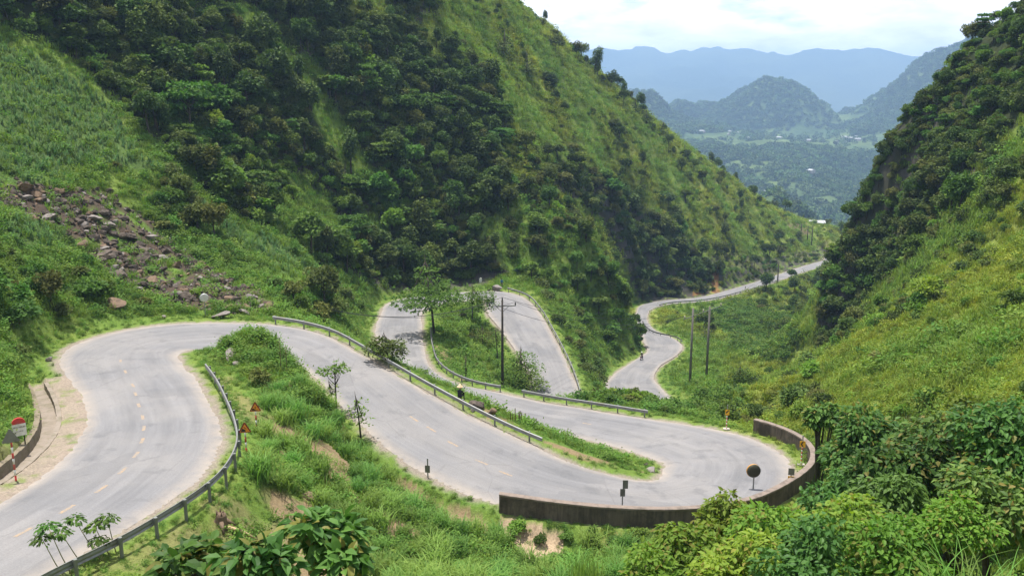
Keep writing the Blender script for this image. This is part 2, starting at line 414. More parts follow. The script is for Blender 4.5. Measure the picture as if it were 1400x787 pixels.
# finer rings where the near hairpins are
GA, GR = np.meshgrid(AZ, RR, indexing='ij')
GX, GY = GR * np.sin(GA), GR * np.cos(GA)
GZ = terrain_z(GX, GY).reshape(GX.shape)
na, nr = GX.shape
def height(x, y):
    """terrain height by bilinear lookup in the mesh grid"""
    x = np.asarray(x, float); y = np.asarray(y, float)
    a = np.arctan2(x, y); r = np.hypot(x, y)
    ai = np.clip(np.interp(a, AZ, np.arange(na)), 0, na - 1.001); ri = np.clip(np.interp(np.log(np.maximum(r, 1.)), np.log(RR), np.arange(nr)), 0, nr - 1.001)
    i0 = ai.astype(int); j0 = ri.astype(int); fa = ai - i0; fr = ri - j0
    return (GZ[i0, j0] * (1 - fa) + GZ[i0 + 1, j0] * fa) * (1 - fr) + (GZ[i0, j0 + 1] * (1 - fa) + GZ[i0 + 1, j0 + 1] * fa) * fr
_td = np.exp(np.linspace(math.log(5), math.log(572), 3600))
def cast(px, py, h=0.0, dmin=5):
    """where the line of sight meets the ground (raised by h)"""
    r = ray(px, py); d = _td[_td >= dmin]
    x = r[0] / r[1] * d; z = r[2] / r[1] * d
    g = height(x, d) + h
    k = np.argmax(z < g)
    if not (z < g).any(): k = int(np.argmin(z - g))
    return Vector((x[k], d[k], g[k] - h))

def offroad(p, m=.9):
    """push a point sideways until it stands m metres off the asphalt"""
    kk, ee, ll = road_near(p.x, p.y); kk, ee, ll = int(kk[0]), float(ee[0]), float(ll[0])
    if ee < m:
        s_ = (1 if ll > 0 else -1) * (m - ee); x, y = p.x + NRM[kk, 0] * s_, p.y + NRM[kk, 1] * s_
        return Vector((x, y, float(height(x, y))))
    return p
# ------------------------------------------------------------------ ground: one sheet with its own colours (soil, grass, litter, rock)
FOREST_L = [(-500,-400),(-500,0),(0,40),(60,66),(110,92),(150,140),(200,182),(250,218),(300,268),(350,306),(400,338),(440,362),(500,386),(560,392),(640,384),(690,374),(705,330),(690,270),(688,215),(690,160),(640,60),(590,0),(540,-400)]
RECESS = [(735,250),(760,225),(800,235),(850,262),(890,295),(935,335),(985,365),(990,386),(900,410),(876,413),(852,350),(800,290)]
CLIFF_R = [(1180,190),(1240,120),(1300,60),(1400,-10),(1900,-300),(1900,60),(1400,160),(1350,205),(1300,280),(1250,345),(1200,400),(1160,470),(1138,478),(1120,440),(1160,330)]
CORN = [(-250,40),(0,62),(60,85),(110,118),(170,180),(235,245),(300,300),(380,335),(440,368),(470,392),(455,402),(390,365),(330,335),(285,310),(250,262),(215,240),(120,225),(60,255),(0,243),(-250,220)]
CORN2 = [(0,300),(60,312),(110,335),(95,345),(0,335)]
SHRUB_L = [(225,246),(262,250),(300,285),(335,340),(300,368),(225,345),(190,300)]
SHRUB_M = [(350,385),(400,398),(450,405),(505,428),(440,436),(390,415)]
DEBRIS = [(-20,238),(40,250),(140,262),(190,300),(250,345),(310,375),(375,420),(375,432),(235,428),(200,400),(140,380),(120,345),(60,305),(-20,290)]
SHRUB_LL = [(-200,330),(0,352),(90,345),(140,380),(150,430),(60,432),(0,460),(-200,420)]
SLIDE = [(1120,368),(1165,355),(1170,380),(1140,402),(1118,400)]
gx, gy, gz = GX.ravel(), GY.ravel(), GZ.ravel()
def zones(x, y, z):
    r = np.hypot(x, y); px, py = project(x, y, z)
    w1 = (fbm(x * .12, y * .12, 41, 3) - .5) * 34; w2 = (fbm(x * .12, y * .12, 53, 3) - .5) * 30
    k = np.clip(1.2 - r / 900, .4, 1.1); qx, qy = px + w1 * k, py + w2 * k
    Z = {}
    Z['r'] = r; Z['px'] = px; Z['py'] = py
    Z['forest'] = inpoly(qx, qy, FOREST_L) & (r > 112) & (r < 330)
    Z['forest'] &= fbm(x * .06, y * .06 + z * .05, 131, 3) < .635
    Z['spurw'] = inpoly(qx, qy, [(690,374),(705,330),(690,270),(690,190),(720,215),(760,262),(800,300),(850,352),(874,405),(860,430),(800,400),(740,388)]) & (r > 150) & (r < 215)
    Z['recess'] = inpoly(qx, qy, RECESS) & (r > 215) & (r < 340)
    Z['cliff'] = inpoly(qx, qy, CLIFF_R) & (r > 118) & (r < 330) | ((x / np.maximum(y, 1) > .36) & (r > 172) & (r < 420) & (z > -90))
    Z['corn'] = (inpoly(qx, qy, CORN) | inpoly(qx, qy, CORN2)) & (r > 70) & (r < 165) & ~Z['forest']
    Z['shrub'] = (inpoly(qx, qy, SHRUB_L) | inpoly(qx, qy, SHRUB_M) | inpoly(qx, qy, SHRUB_LL)) & (r > 60) & (r < 165) & ~Z['forest']
    Z['debris'] = inpoly(qx, qy, DEBRIS) & (r > 60) & (r < 150)
    Z['slide'] = inpoly(qx, qy, SLIDE) & (r > 230) & (r < 380)
    Z['right'] = (x / np.maximum(y, 1) > .25) & (r > 48) & (r < 190) & ~Z['cliff']
    Z['ridge'] = (r > 195) & ~Z['forest'] & ~Z['recess'] & ~Z['cliff']
    return Z
ZN = zones(gx, gy, gz)
gi, ge, gl = road_near(gx, gy)
n1 = fbm(gx * .35, gy * .35, 21, 4); n2 = fbm(gx * .08, gy * .08, 22, 4); n3 = fbm(gx * 1.6, gy * 1.6, 23, 3)
def colmix(a, b, t): return a * (1 - t[:, None]) + np.asarray(b) * t[:, None]
cg = colmix(np.tile([.095, .165, .028], (len(gx), 1)), [.155, .20, .042], np.clip(n1 * 1.6 - .3, 0, 1))
cg = colmix(cg, [.20, .225, .052], np.clip((n2 - .35) * 2.5, 0, 1) * (ZN['right'] | ZN['ridge']))
cg = colmix(cg, [.045, .072, .018], ZN['shrub'] * .75)
cg = colmix(cg, [.06, .10, .028], ZN['corn'] * .8)
cg = colmix(cg, [.075, .055, .04], ZN['debris'] * np.clip((n1 - .28) * 6, 0, 1))
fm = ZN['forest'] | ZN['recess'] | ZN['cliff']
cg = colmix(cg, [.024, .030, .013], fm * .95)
slope = np.gradient(GZ, axis=1) / np.maximum(np.gradient(GR, axis=1), 1e-6)
slope = np.hypot(slope, np.gradient(GZ, axis=0) / np.maximum(GR * np.gradient(GA, axis=0), 1e-6)).ravel()
cg = colmix(cg, [.075, .068, .06], fm * sstep(1.3, 2.2, slope) * np.clip((n1 - .35) * 5, 0, 1))
rb = inpoly(ZN['px'], ZN['py'], [(450,320),(650,340),(700,372),(640,398),(520,398),(480,372)]) & (ZN['r'] > 130) & (ZN['r'] < 200)
rb |= inpoly(ZN['px'], ZN['py'], [(900,380),(990,345),(1060,352),(1120,340),(1180,330),(1180,345),(1060,380),(990,402),(890,414)]) & (ZN['r'] > 230) & (ge > 0)
cg = colmix(cg, [.06, .053, .046], rb * np.clip((n3 - .25) * 3, .2, 1))
orange = (inpoly(ZN['px'], ZN['py'], [(974,362),(981,362),(983,400),(973,400)]) | inpoly(ZN['px'], ZN['py'], [(950,385),(962,380),(964,402),(948,404)])) & (ZN['r'] > 240) & (ge > 0)
cg = colmix(cg, [.24, .105, .04], orange * .7)
tallz = inpoly(ZN['px'], ZN['py'], [(310,540),(410,510),(520,600),(580,655),(680,690),(745,725),(880,745),(960,800),(600,840),(330,760)]) & (ZN['r'] < 64) & (ge > 1.5)
soil = np.clip((fbm(gx * .3, gy * .3, 31, 4) - np.where(tallz, .47, .55)) * 9, 0, 1) * (ZN['r'] < 62) * (ge > 1.2) * (ZN['px'] < 880) * np.where(ZN['px'] < 370, .5, 1)
cg = colmix(cg, [.23, .155, .10], soil * .85)
straw = inpoly(ZN['px'] + (n3 - .5) * 40, ZN['py'] + (n1 - .5) * 30, [(690,708),(770,722),(775,750),(730,768),(700,745)]) & (ZN['r'] < 70)
cg = colmix(cg, [.40, .29, .20], straw * .9)
for poly in ([(430,690),(470,680),(490,745),(455,760)], [(385,610),(430,600),(440,660),(415,690)], [(520,690),(560,700),(540,735)], [(640,530),(690,540),(700,585),(660,570)], [(590,470),(650,480),(680,520),(640,515)]):
    sm_ = inpoly(ZN['px'] + (n3 - .5) * 30, ZN['py'] + (n1 - .5) * 30, poly) & (ZN['r'] < 125)
    cg = colmix(cg, [.25, .165, .105], sm_ * .75)
cg = colmix(cg, [.28, .165, .09], ZN['slide'] * np.clip((n1 - .35) * 6, 0, .9))
ter = ZN['ridge'] & inpoly(ZN['px'], ZN['py'], [(1060,290),(1190,320),(1190,345),(1110,350)])
cg = colmix(cg, [.15, .11, .065], ter * np.clip((fbm(gx * .06, gz * .55, 77, 3) - .45) * 6, 0, .8))
verge = sstep(1.0, .15, ge) * np.clip((n3 - .3) * 3.2 + sstep(.5, .0, ge) * .7, 0, 1)
cg = colmix(cg, [.24, .205, .165], verge)
left_shoulder = (gi >= DK0) & (gi <= DK1) & (gl < 0) & (ge < DOUT + .05)
cg = colmix(cg, [.27, .22, .175], left_shoulder * np.clip((n3 - .15) * 3, .25, .95))
CUT = rb
cg *= (.82 + .36 * fbm(gx * 3.1, gy * 3.1, 61, 3))[:, None]
i, j = np.meshgrid(np.arange(na - 1), np.arange(nr - 1), indexing='ij')
q = np.stack([i * nr + j, i * nr + j + 1, (i + 1) * nr + j + 1, (i + 1) * nr + j], -1).reshape(-1, 4)
m_ground, nt, nd, lk, out = nodes_of('hillside_soil_and_turf')
at = N(nt, 'ShaderNodeAttribute', attribute_name='tint')
p = worldpos(nt)
fine = noise(nt, 9, 6, .7, p)
c = mixc(nt, 1.0, at.outputs['Color'], ramp(nt, fine, [(.25, .55), (.75, 1.45)]), 'MULTIPLY')
b = pbsdf(nt, c, .95, 0, .1, bump(nt, fine, .6, .12)); lk.new(b.outputs[0], out.inputs[0])
# close the small hole under the viewpoint with a fan
Vg = np.concatenate([np.stack([gx, gy, gz], -1), [[0, 0, -1.8]]])
ring = np.arange(na) * nr
fan = np.stack([np.full(na - 1, len(gx)), ring[:-1], ring[1:]], -1)
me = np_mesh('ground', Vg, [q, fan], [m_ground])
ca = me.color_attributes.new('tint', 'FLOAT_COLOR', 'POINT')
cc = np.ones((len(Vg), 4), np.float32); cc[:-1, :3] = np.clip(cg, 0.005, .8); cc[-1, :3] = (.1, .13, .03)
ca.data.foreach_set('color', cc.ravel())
ground = tag(link('ground', me), 'green mountain slopes and valley side that the road winds down', 'ground', kind='structure')

# ------------------------------------------------------------------ road
NL = 9
lat = np.linspace(-1, 1, NL)
V = np.empty((NS, NL, 3)); UVs = np.empty((NS, NL, 2))
arc = np.concatenate([[0], np.cumsum(np.linalg.norm(np.diff(C_, axis=0), axis=1))])
wobL = (fbm(arc * .35, arc * 0 + 3, 5, 3) - .5) * .4; wobR = (fbm(arc * .35, arc * 0 + 9, 6, 3) - .5) * .4
for k, t in enumerate(lat):
    hw = np.where(t < 0, HL + wobL, HR + wobR)
    V[:, k, :2] = C_[:, :2] + NRM * (t * hw)[:, None]
    V[:, k, 2] = C_[:, 2] + .03 + .05 * (1 - t * t) - (.09 if abs(t) > .99 else 0)
    UVs[:, k, 0] = t * hw; UVs[:, k, 1] = arc
i, j = np.meshgrid(np.arange(NS - 1), np.arange(NL - 1), indexing='ij')
q = np.stack([i * NL + j, i * NL + j + 1, (i + 1) * NL + j + 1, (i + 1) * NL + j], -1).reshape(-1, 4)
m_road, nt, nd, lk, out = nodes_of('worn_pale_asphalt')
uv = N(nt, 'ShaderNodeUVMap', uv_map='UVMap'); p = worldpos(nt)
mp = N(nt, 'ShaderNodeMapping'); mp.inputs['Scale'].default_value = (1.0, .05, 1); lk.new(uv.outputs[0], mp.inputs[0])
streak = noise(nt, 1.15, 6, .68, mp.outputs[0]); patch = noise(nt, .16, 5, .6, p); grain = noise(nt, 14, 4, .7, p)
c = mixc(nt, ramp(nt, streak, [(.3, 0.), (.7, 1.)]), (.136, .135, .140), (.218, .214, .218))
c = mixc(nt, ramp(nt, patch, [(.38, 0.), (.66, .6)]), c, (.255, .24, .228))
c = mixc(nt, ramp(nt, noise(nt, .55, 6, .65, p), [(.56, 0.), (.66, .5)]), c, (.115, .115, .12))
mq = N(nt, 'ShaderNodeMapping'); mq.inputs['Scale'].default_value = (.42, .16, 1); lk.new(uv.outputs[0], mq.inputs[0])
vo = N(nt, 'ShaderNodeTexVoronoi', distance='CHEBYCHEV'); setin(vo, Scale=1.0, Randomness=.8); lk.new(mq.outputs[0], vo.inputs['Vector'])
sc_ = N(nt, 'ShaderNodeSeparateColor'); lk.new(vo.outputs['Color'], sc_.inputs[0])
c = mixc(nt, ramp(nt, sc_.outputs[0], [(.80, 0.), (.82, .30)]), c, (.125, .125, .13))      # old repair patches
vc = N(nt, 'ShaderNodeTexVoronoi', feature='DISTANCE_TO_EDGE'); setin(vc, Scale=.16); lk.new(mixc(nt, .12, p, noise(nt, .9, 5, .7, p, 1)), vc.inputs['Vector'])
ck = N(nt, 'ShaderNodeMath', operation='MULTIPLY'); lk.new(ramp(nt, vc.outputs['Distance'], [(.0022, .32), (.005, 0.)]), ck.inputs[0]); lk.new(ramp(nt, patch, [(.45, 0.), (.55, 1.)]), ck.inputs[1])
c = mixc(nt, ck.outputs[0], c, (.09, .09, .09))
c = mixc(nt, 1., c, ramp(nt, grain, [(.3, .86), (.7, 1.12)]), 'MULTIPLY')
at = N(nt, 'ShaderNodeAttribute', attribute_name='edge')
ef = N(nt, 'ShaderNodeMath', operation='MULTIPLY'); lk.new(at.outputs['Fac'], ef.inputs[0]); lk.new(ramp(nt, noise(nt, 1.3, 5, .7, p), [(.3, .25), (.65, 1.)]), ef.inputs[1])
c = mixc(nt, ef.outputs[0], c, (.33, .285, .24))
b = pbsdf(nt, c, .85, 0, .25, bump(nt, grain, .2, .02)); lk.new(b.outputs[0], out.inputs[0])
me = np_mesh('road', V.reshape(-1, 3), q, [m_road])
uvl = me.uv_layers.new(name='UVMap'); uvl.data.foreach_set('uv', UVs.reshape(-1, 2)[q.ravel()].astype(np.float32).ravel())
ed = me.attributes.new('edge', 'FLOAT', 'POINT')
ed.data.foreach_set('value', np.tile(np.clip((np.abs(lat) - .80) / .20, 0, 1) ** 1.4, NS).astype(np.float32))
road = tag(link('road', me), 'pale grey asphalt mountain road looping down through hairpin bends', 'road', kind='structure')
# worn orange centre dashes
m_dash, nt, nd, lk, out = nodes_of('worn_orange_road_paint')
p = worldpos(nt)
c = mixc(nt, ramp(nt, noise(nt, 7, 5, .7, p), [(.32, .3), (.6, 1.)]), (.46, .28, .11), (.22, .205, .19))
b = pbsdf(nt, c, .8); lk.new(b.outputs[0], out.inputs[0])
mb = MB()
def arc_of(px, py, i0, i1):
    k0, k1 = int(np.searchsorted(ts, TT[i0])), int(np.searchsorted(ts, TT[i1])); z = C_[(k0 + k1) // 2, 2]
    for _ in range(8):
        q_ = pz(px, py, z); kk = k0 + int(np.argmin(np.hypot(C_[k0:k1, 0] - q_[0], C_[k0:k1, 1] - q_[1]))); z = C_[kk, 2]
    return kk, float((q_[:2] - C_[kk, :2]) @ NRM[kk])
dash_at = [(-20,752,0,6),(30,731,1,6),(92,698,2,6),(140,669,2,7),(168,645,3,7),(187,622,3,8),(195,603,3,8),(197,586,4,8),(195,570,4,8),(190,556,5,9),(186,541,5,9),(181,527,5,9),(172,510,6,10),(165,495,6,10),
           (567,574,14,18),(592,590,14,18),(622,610,14,18),(655,632,15,19),(690,648,15,20),(870,632,24,27),(803,580,26,29)]
for a, b_, i0, i1 in dash_at:
    k, la = arc_of(a, b_, i0, i1); h = NL // 2
    for s_ in range(-1, 1):
        vs = []
        for kk, o in ((k + s_, -.085), (k + s_, .085), (k + s_ + 1, .085), (k + s_ + 1, -.085)):
            t = (la + o) / (HR[kk] if la + o > 0 else HL[kk])
            vs.append((*(C_[kk, :2] + NRM[kk] * (la + o)), C_[kk, 2] + .03 + .05 * (1 - t * t) + .006))
        mb.add(vs, [(0, 1, 2, 3)])
mb.build('centre_line_marking', m_dash, road)

# ------------------------------------------------------------------ drainage channel on the left
m_conc = simple('weathered_concrete', (.24, .20, .16), .9, dirt=(.12, .11, .06), scale=3)
m_moss = simple('mossy_masonry', (.20, .165, .115), .95, dirt=(.08, .085, .03), scale=5, var=.4)
ks = np.arange(DK0 + 4, DK1 - 2)
prof = [(DIN - .16, -.02), (DIN + .10, -.02), (DIN + .12, -.50), (DOUT - .12, -.50), (DOUT - .08, .10), (DOUT + .22, .14), (DOUT + .26, -.6), (DIN - .18, -.6)]
vs = []; fs = []; npf = len(prof)
for k in ks:
    for o, dz in prof:
        o = o + random.uniform(-.02, .02)
        vs.append((*(C_[k, :2] - NRM[k] * (HL[k] + o)), C_[k, 2] + dz + random.uniform(-.02, .02)))
mi_ = []
for a in range(len(ks) - 1):
    for k in range(npf):
        k2 = (k + 1) % npf
        fs.append((a * npf + k, a * npf + k2, (a + 1) * npf + k2, (a + 1) * npf + k)); mi_.append(0 if k in (2, 0) else 1)
me = bpy.data.meshes.new('drainage_channel'); me.from_pydata(vs, [], fs + [tuple(range(npf)), tuple(reversed(range((len(ks) - 1) * npf, len(ks) * npf)))])
me.materials.append(m_conc); me.materials.append(m_moss)
for pl, k in zip(me.polygons, mi_): pl.material_index = k
tag(link('drainage_channel', me), 'open concrete drainage channel with mossy stone sides along the left bend', 'drainage channel')

# ------------------------------------------------------------------ guardrails
m_rail = simple('galvanised_steel', (.27, .275, .275), .6, .45, var=.2, scale=4, spec=.5, dirt=(.22, .19, .15))
m_post = simple('grey_steel_post', (.20, .205, .195), .6, .3, var=.25, scale=5)
def rail_pts(pix, i0, i1, h):
    k0, k1 = int(np.searchsorted(ts, TT[i0])), int(np.searchsorted(ts, TT[min(i1, len(TT) - 1)]))
    out = []
    for a, b in pix:
        z = C_[(k0 + k1) // 2, 2] + h
        for _ in range(12):
            q = pz(a, b, z); kk = k0 + int(np.argmin(np.hypot(C_[k0:k1, 0] - q[0], C_[k0:k1, 1] - q[1]))); z = .5 * z + .5 * (C_[kk, 2] + h)
        q = pz(a, b, z)
        la = float((q[:2] - C_[kk, :2]) @ NRM[kk]); lim = (HR[kk] if la > 0 else HL[kk]) + .22
        if abs(la) < lim and abs(la) > 1: q[:2] += NRM[kk] * (math.copysign(lim, la) - la)
        out.append(q)
    return np.array(out), k0, k1
def resample(P, step):
    T = np.concatenate([[0], np.cumsum(np.linalg.norm(np.diff(P, axis=0), axis=1))])
    n = max(2, int(round(T[-1] / step)) + 1)
    return catmull(P, T, np.linspace(0, T[-1], n) - np.array([0] * (n - 1) + [1e-6]))
WPROF = [(0, .155), (.035, .15), (.075, .115), (.08, .075), (.04, .03), (.03, 0), (.04, -.03), (.08, -.075), (.075, -.115), (.035, -.15), (0, -.155)]
def guardrail(label, P, k0, k1, gap=2.0, h=.74, post=True):
    Q = smooth(resample(P, .4), 2)
    o = Vector(Q[0]); o.z = float(height(Q[0][0], Q[0][1]))
    root = empty('guardrail', o, 0, label, 'guardrail', 'steel guardrails beside the road')
    tg = np.gradient(Q[:, :2], axis=0); tg /= np.linalg.norm(tg, axis=1)[:, None]; nn = np.stack([tg[:, 1], -tg[:, 0]], 1)
    mid = len(Q) // 2; kk = k0 + int(np.argmin(np.hypot(C_[k0:k1, 0] - Q[mid, 0], C_[k0:k1, 1] - Q[mid, 1])))
    if (C_[kk, :2] - Q[mid, :2]) @ nn[mid] < 0: nn = -nn       # nn points to the road
    vs = []; fs = []; n = len(WPROF)
    for a in range(len(Q)):
        for sgn in (1, 0):
            for u, w in WPROF:
                vs.append((*(Q[a, :2] + nn[a] * (u + (0 if sgn else -.012)) - np.array(o[:2])), Q[a, 2] - .155 + w - o[2]))
    m = 2 * n
    for a in range(len(Q) - 1):
        for k in range(n - 1):
            fs.append((a * m + k, a * m + k + 1, (a + 1) * m + k + 1, (a + 1) * m + k))
            fs.append((a * m + n + k + 1, a * m + n + k, (a + 1) * m + n + k, (a + 1) * m + n + k + 1))
        fs.append((a * m, (a + 1) * m, (a + 1) * m + n, a * m + n)); fs.append((a * m + n - 1, a * m + m - 1, (a + 1) * m + m - 1, (a + 1) * m + n - 1))
    me = bpy.data.meshes.new('rail'); me.from_pydata(vs, [], fs); me.materials.append(m_rail)
    for p_ in me.polygons: p_.use_smooth = True
    link('rail', me, root)
    step = int(round(gap / .4)); pm = None
    for a in range(1, len(Q), step):
        q = Q[a]; qp = q[:2] - nn[a] * .10
        if pm is None:
            b = MB(); b.tube([(0, 0, -.55 - h), (0, 0, .03)], .07, 10); b.box(0, .06, -.16, .10, .07, .22); pm = b.mesh('post', m_post)
        po = link('post', pm, root, (qp[0] - o[0], qp[1] - o[1], q[2] - o[2])); po.rotation_euler = (0, 0, math.atan2(-nn[a][0], nn[a][1]))
    return root
P_, a_, b_ = rail_pts([(20,806),(60,783),(100,764),(165,733),(212,706),(256,679),(295,650),(317,622),(325,598),(321,572),(309,542),(295,515),(280,495)], 1, 9, .74)
guardrail('long steel guardrail curving round the nearest bend on the left', P_, a_, b_)
P_, a_, b_ = rail_pts([(366,434),(400,438),(440,452),(480,472),(520,495),(560,518),(600,538),(650,562),(700,585),(744,604)], 10, 19, .74)
guardrail('long steel guardrail running diagonally down the strip between the two middle road laps', P_, a_, b_, 3.2)
P_, a_, b_ = rail_pts([(589,446),(589.5,459),(593,476),(597,488),(604,497),(614.5,505),(635,515),(655,522.5),(681,529)], 28, 36, .74)
guardrail('curved steel guardrail from the leafy roadside tree to the tall wooden pole', P_, a_, b_, 2.6)
P_, a_, b_ = rail_pts([(705,533),(760,541),(820,551),(885,564)], 24, 31, .74)
guardrail('steel guardrail starting right of the wooden pole beside the hairpin lap', P_, a_, b_, 3.0)
P_, a_, b_ = rail_pts([(692,392),(715,401),(736,420),(752,448),(765,476),(778,508),(791,534)], 37, 43, .8)
guardrail('pale steel guardrail along the outer side of the upper loop behind the pole', P_, a_, b_, 3.0)
P_, a_, b_ = rail_pts([(879,438),(884,446),(895,453),(910,460),(927,466)], 50, 58, .74)
guardrail('short guardrail on the distant double bend above the motorbike', P_, a_, b_, 3.0)
kA, kB = int(np.searchsorted(ts, TT[57])), int(np.searchsorted(ts, TT[61]))
P_ = np.array([(*(C_[k, :2] + NRM[k] * (HR[k] + .6)), C_[k, 2] + .75) for k in range(kA, kB, 6)])
guardrail('thin distant guardrail on the valley side of the far straight', P_, kA - 4, kB + 4, 4.0)

# ------------------------------------------------------------------ stone parapet wall round the big hairpin
m_wall, nt, nd, lk, out = nodes_of('stained_wall_render')
p = worldpos(nt)
mp = N(nt, 'ShaderNodeMapping'); mp.inputs['Scale'].default_value = (2.2, 2.2, .28); lk.new(p, mp.inputs[0])
st = noise(nt, 1.6, 6, .7, mp.outputs[0]); pa = noise(nt, .9, 6, .7, p)
c = mixc(nt, ramp(nt, st, [(.25, 0.), (.72, 1.)]), (.045, .036, .03), (.20, .155, .125))
c = mixc(nt, ramp(nt, pa, [(.50, 0.), (.66, .6)]), c, (.20, .165, .135))
c = mixc(nt, ramp(nt, noise(nt, .45, 6, .75, p), [(.50, 0.), (.62, .7)]), c, (.035, .03, .024))
b = pbsdf(nt, c, .92, 0, .15, bump(nt, pa, .5, .06)); lk.new(b.outputs[0], out.inputs[0])
m_cop = simple('weathered_wall_coping', (.22, .175, .145), .9, dirt=(.09, .075, .06), scale=4, var=.3)
wp_, a_, b_ = rail_pts([(664,668),(705,675),(750,681),(800,686),(850,690),(900,691),(950,688),(1000,681),(1040,671),(1075,655),(1100,640),(1110,627),(1110,612),(1100,599),(1080,588),(1050,577),(1018,570)], 16, 26, 1.2)
Q = smooth(resample(wp_, .5), 4)
tg = np.gradient(Q[:, :2], axis=0); tg /= np.linalg.norm(tg, axis=1)[:, None]; nn = np.stack([tg[:, 1], -tg[:, 0]], 1)
ctr = np.array([C_[(a_ + b_) // 2, 0] - 3, C_[(a_ + b_) // 2, 1]])
if ((ctr - Q[len(Q) // 2, :2]) @ nn[len(Q) // 2]) < 0: nn = -nn
o = Vector((Q[0, 0], Q[0, 1], Q[0, 2] - 1.2))
root = empty('parapet_wall', o, 0, 'dark stained masonry parapet wall curving round the outside of the big hairpin', 'wall')
def sweep(Q, nn, prof, o, name, mat, jit=.012):
    vs, fs = [], []; n = len(prof)
    for a in range(len(Q)):
        for u, w in prof:
            vs.append((Q[a, 0] + nn[a, 0] * u - o[0] + random.uniform(-jit, jit), Q[a, 1] + nn[a, 1] * u - o[1] + random.uniform(-jit, jit), Q[a, 2] + w - o[2] + random.uniform(-jit, jit)))
    for a in range(len(Q) - 1):
        for k in range(n): fs.append((a * n + k, a * n + (k + 1) % n, (a + 1) * n + (k + 1) % n, (a + 1) * n + k))
    fs += [tuple(range(n)), tuple(reversed(range((len(Q) - 1) * n, len(Q) * n)))]
    me = bpy.data.meshes.new(name); me.from_pydata(vs, [], fs); me.materials.append(mat)
    bm = bmesh.new(); bm.from_mesh(me); bmesh.ops.recalc_face_normals(bm, faces=bm.faces); bm.to_mesh(me); bm.free()
    return link(name, me, root)
sweep(Q, nn, [(0, -.13), (0, -.5), (0, -.9), (0, -1.7), (-.42, -3.6), (-.40, -1.7), (-.38, -.9), (-.38, -.13)], o, 'wall_body', m_wall)
sweep(Q, nn, [(.035, -.13), (.035, -.02), (.0, .0), (-.38, .0), (-.415, -.02), (-.415, -.13)], o, 'coping', m_cop)
WALLQ = Q; nn_wall = nn
# ------------------------------------------------------------------ signs, mirrors, milestone
m_red = simple('red_sign_paint', (.50, .045, .04), .5, dirt=(.25, .12, .09)); m_white = simple('white_sign_paint', (.72, .71, .68), .5, dirt=(.45, .40, .34))
m_orange = simple('faded_orange_sign_face', (.72, .25, .03), .5, var=.15); m_yellow = simple('yellow_sign_face', (.78, .42, .02), .5, var=.12)
m_black = simple('black_sign_paint', (.025, .02, .02), .6); m_border = simple('dark_red_sign_border', (.20, .025, .02), .6)
m_back = simple('bare_grey_sign_back', (.17, .175, .15), .55, .25, dirt=(.10, .10, .07)); m_foot = simple('pale_concrete_foot', (.42, .38, .33), .9)
m_galv = simple('plain_steel_post', (.26, .265, .26), .55, .4)
def face_cam(p, off=0.0):
    """rotation that turns local -Y towards the viewpoint, plus an offset"""
    return math.atan2(-p[0], p[1]) + off
def banded_pole(root, h, r=.045, band=.28, first=1):
    mb = MB(); z = -.4; k = first
    while z < h - 1e-4:
        z2 = min(h, (z + .4 + band) if z < 0 else z + band); mb.cur = k % 2
        mb.tube([(0, 0, z), (0, 0, z2)], r, 10); z = z2; k += 1
    mb.build('pole', [m_white, m_red], root, True)
def tri_sign(px, py, hpole, w, rz, label, pic, back=False, group='triangular warning signs'):
    p = cast(px, py); root = empty('warning_sign', p, face_cam(p, rz), label, 'road sign', group)
    banded_pole(root, hpole + .1)
    h = w * .87; z0 = hpole - .02
    def tri(k, d): return [(-w / 2 * k, z0 + h * (1 - k) / 3), (w / 2 * k, z0 + h * (1 - k) / 3), (0, z0 + h / 3 + h * 2 / 3 * k)]
    mb = MB(); mb.cur = 0
    r_ = .05
    mb.prism([(-w/2+r_, z0), (w/2-r_, z0), (w/2, z0+.03), (w/2-.02, z0+.08), (.04, z0+h), (-.04, z0+h), (-w/2+.02, z0+.08), (-w/2, z0+.03)], (0, -.06, 0), (1, 0, 0), (0, 0, 1), .012)
    bd = mb.build('sign_plate', m_back if back else m_border, root)
    if not back:
        mb = MB(); mb.prism(tri(.80, 0), (0, -.0685, 0), (1, 0, 0), (0, 0, 1), .003); mb.build('sign_face', m_orange, bd)
        mb = MB()
        for poly in pic(w, z0, h): mb.prism(poly, (0, -.0725, 0), (1, 0, 0), (0, 0, 1), .003)
        mb.build('pictogram', m_black, bd)
    else:
        mb = MB(); mb.box(0, -.03, z0 + .15, .3, .03, .04); mb.box(0, -.03, z0 + .38, .16, .03, .04); mb.tube([(0, 0, hpole), (0, 0, z0 + h * .72)], .05, 10); mb.build('bracket', m_galv, root)
def pic_slope(w, z, h):
    return [[(-w*.33, z+h*.11), (w*.06, z+h*.11), (w*.04, z+h*.28), (-w*.20, z+h*.45)], [(-w*.11, z+h*.53), (-w*.04, z+h*.48), (w*.13, z+h*.36), (w*.12, z+h*.43), (w*.02, z+h*.5), (-w*.02, z+h*.58)]]
def pic_bend(w, z, h):
    return [[(-w*.34, z+h*.11), (w*.32, z+h*.11), (w*.05, z+h*.17), (-w*.22, z+h*.38)], [(-w*.06, z+h*.34), (w*.0, z+h*.30), (w*.06, z+h*.42), (w*.0, z+h*.56), (-w*.05, z+h*.50), (w*.0, z+h*.42)]]
tri_sign(337, 618, 1.12, .62, -.12, 'orange triangular steep slope sign on a banded pole, nearer of the pair behind the guardrail', pic_slope)
tri_sign(351, 587, 1.12, .62, -.12, 'orange triangular bend sign on a banded pole, farther of the pair behind the guardrail', pic_bend)
tri_sign(22, 657, 1.95, .75, -.1, 'grey back of a triangular sign on a banded pole before the kilometre board', None, True, None)
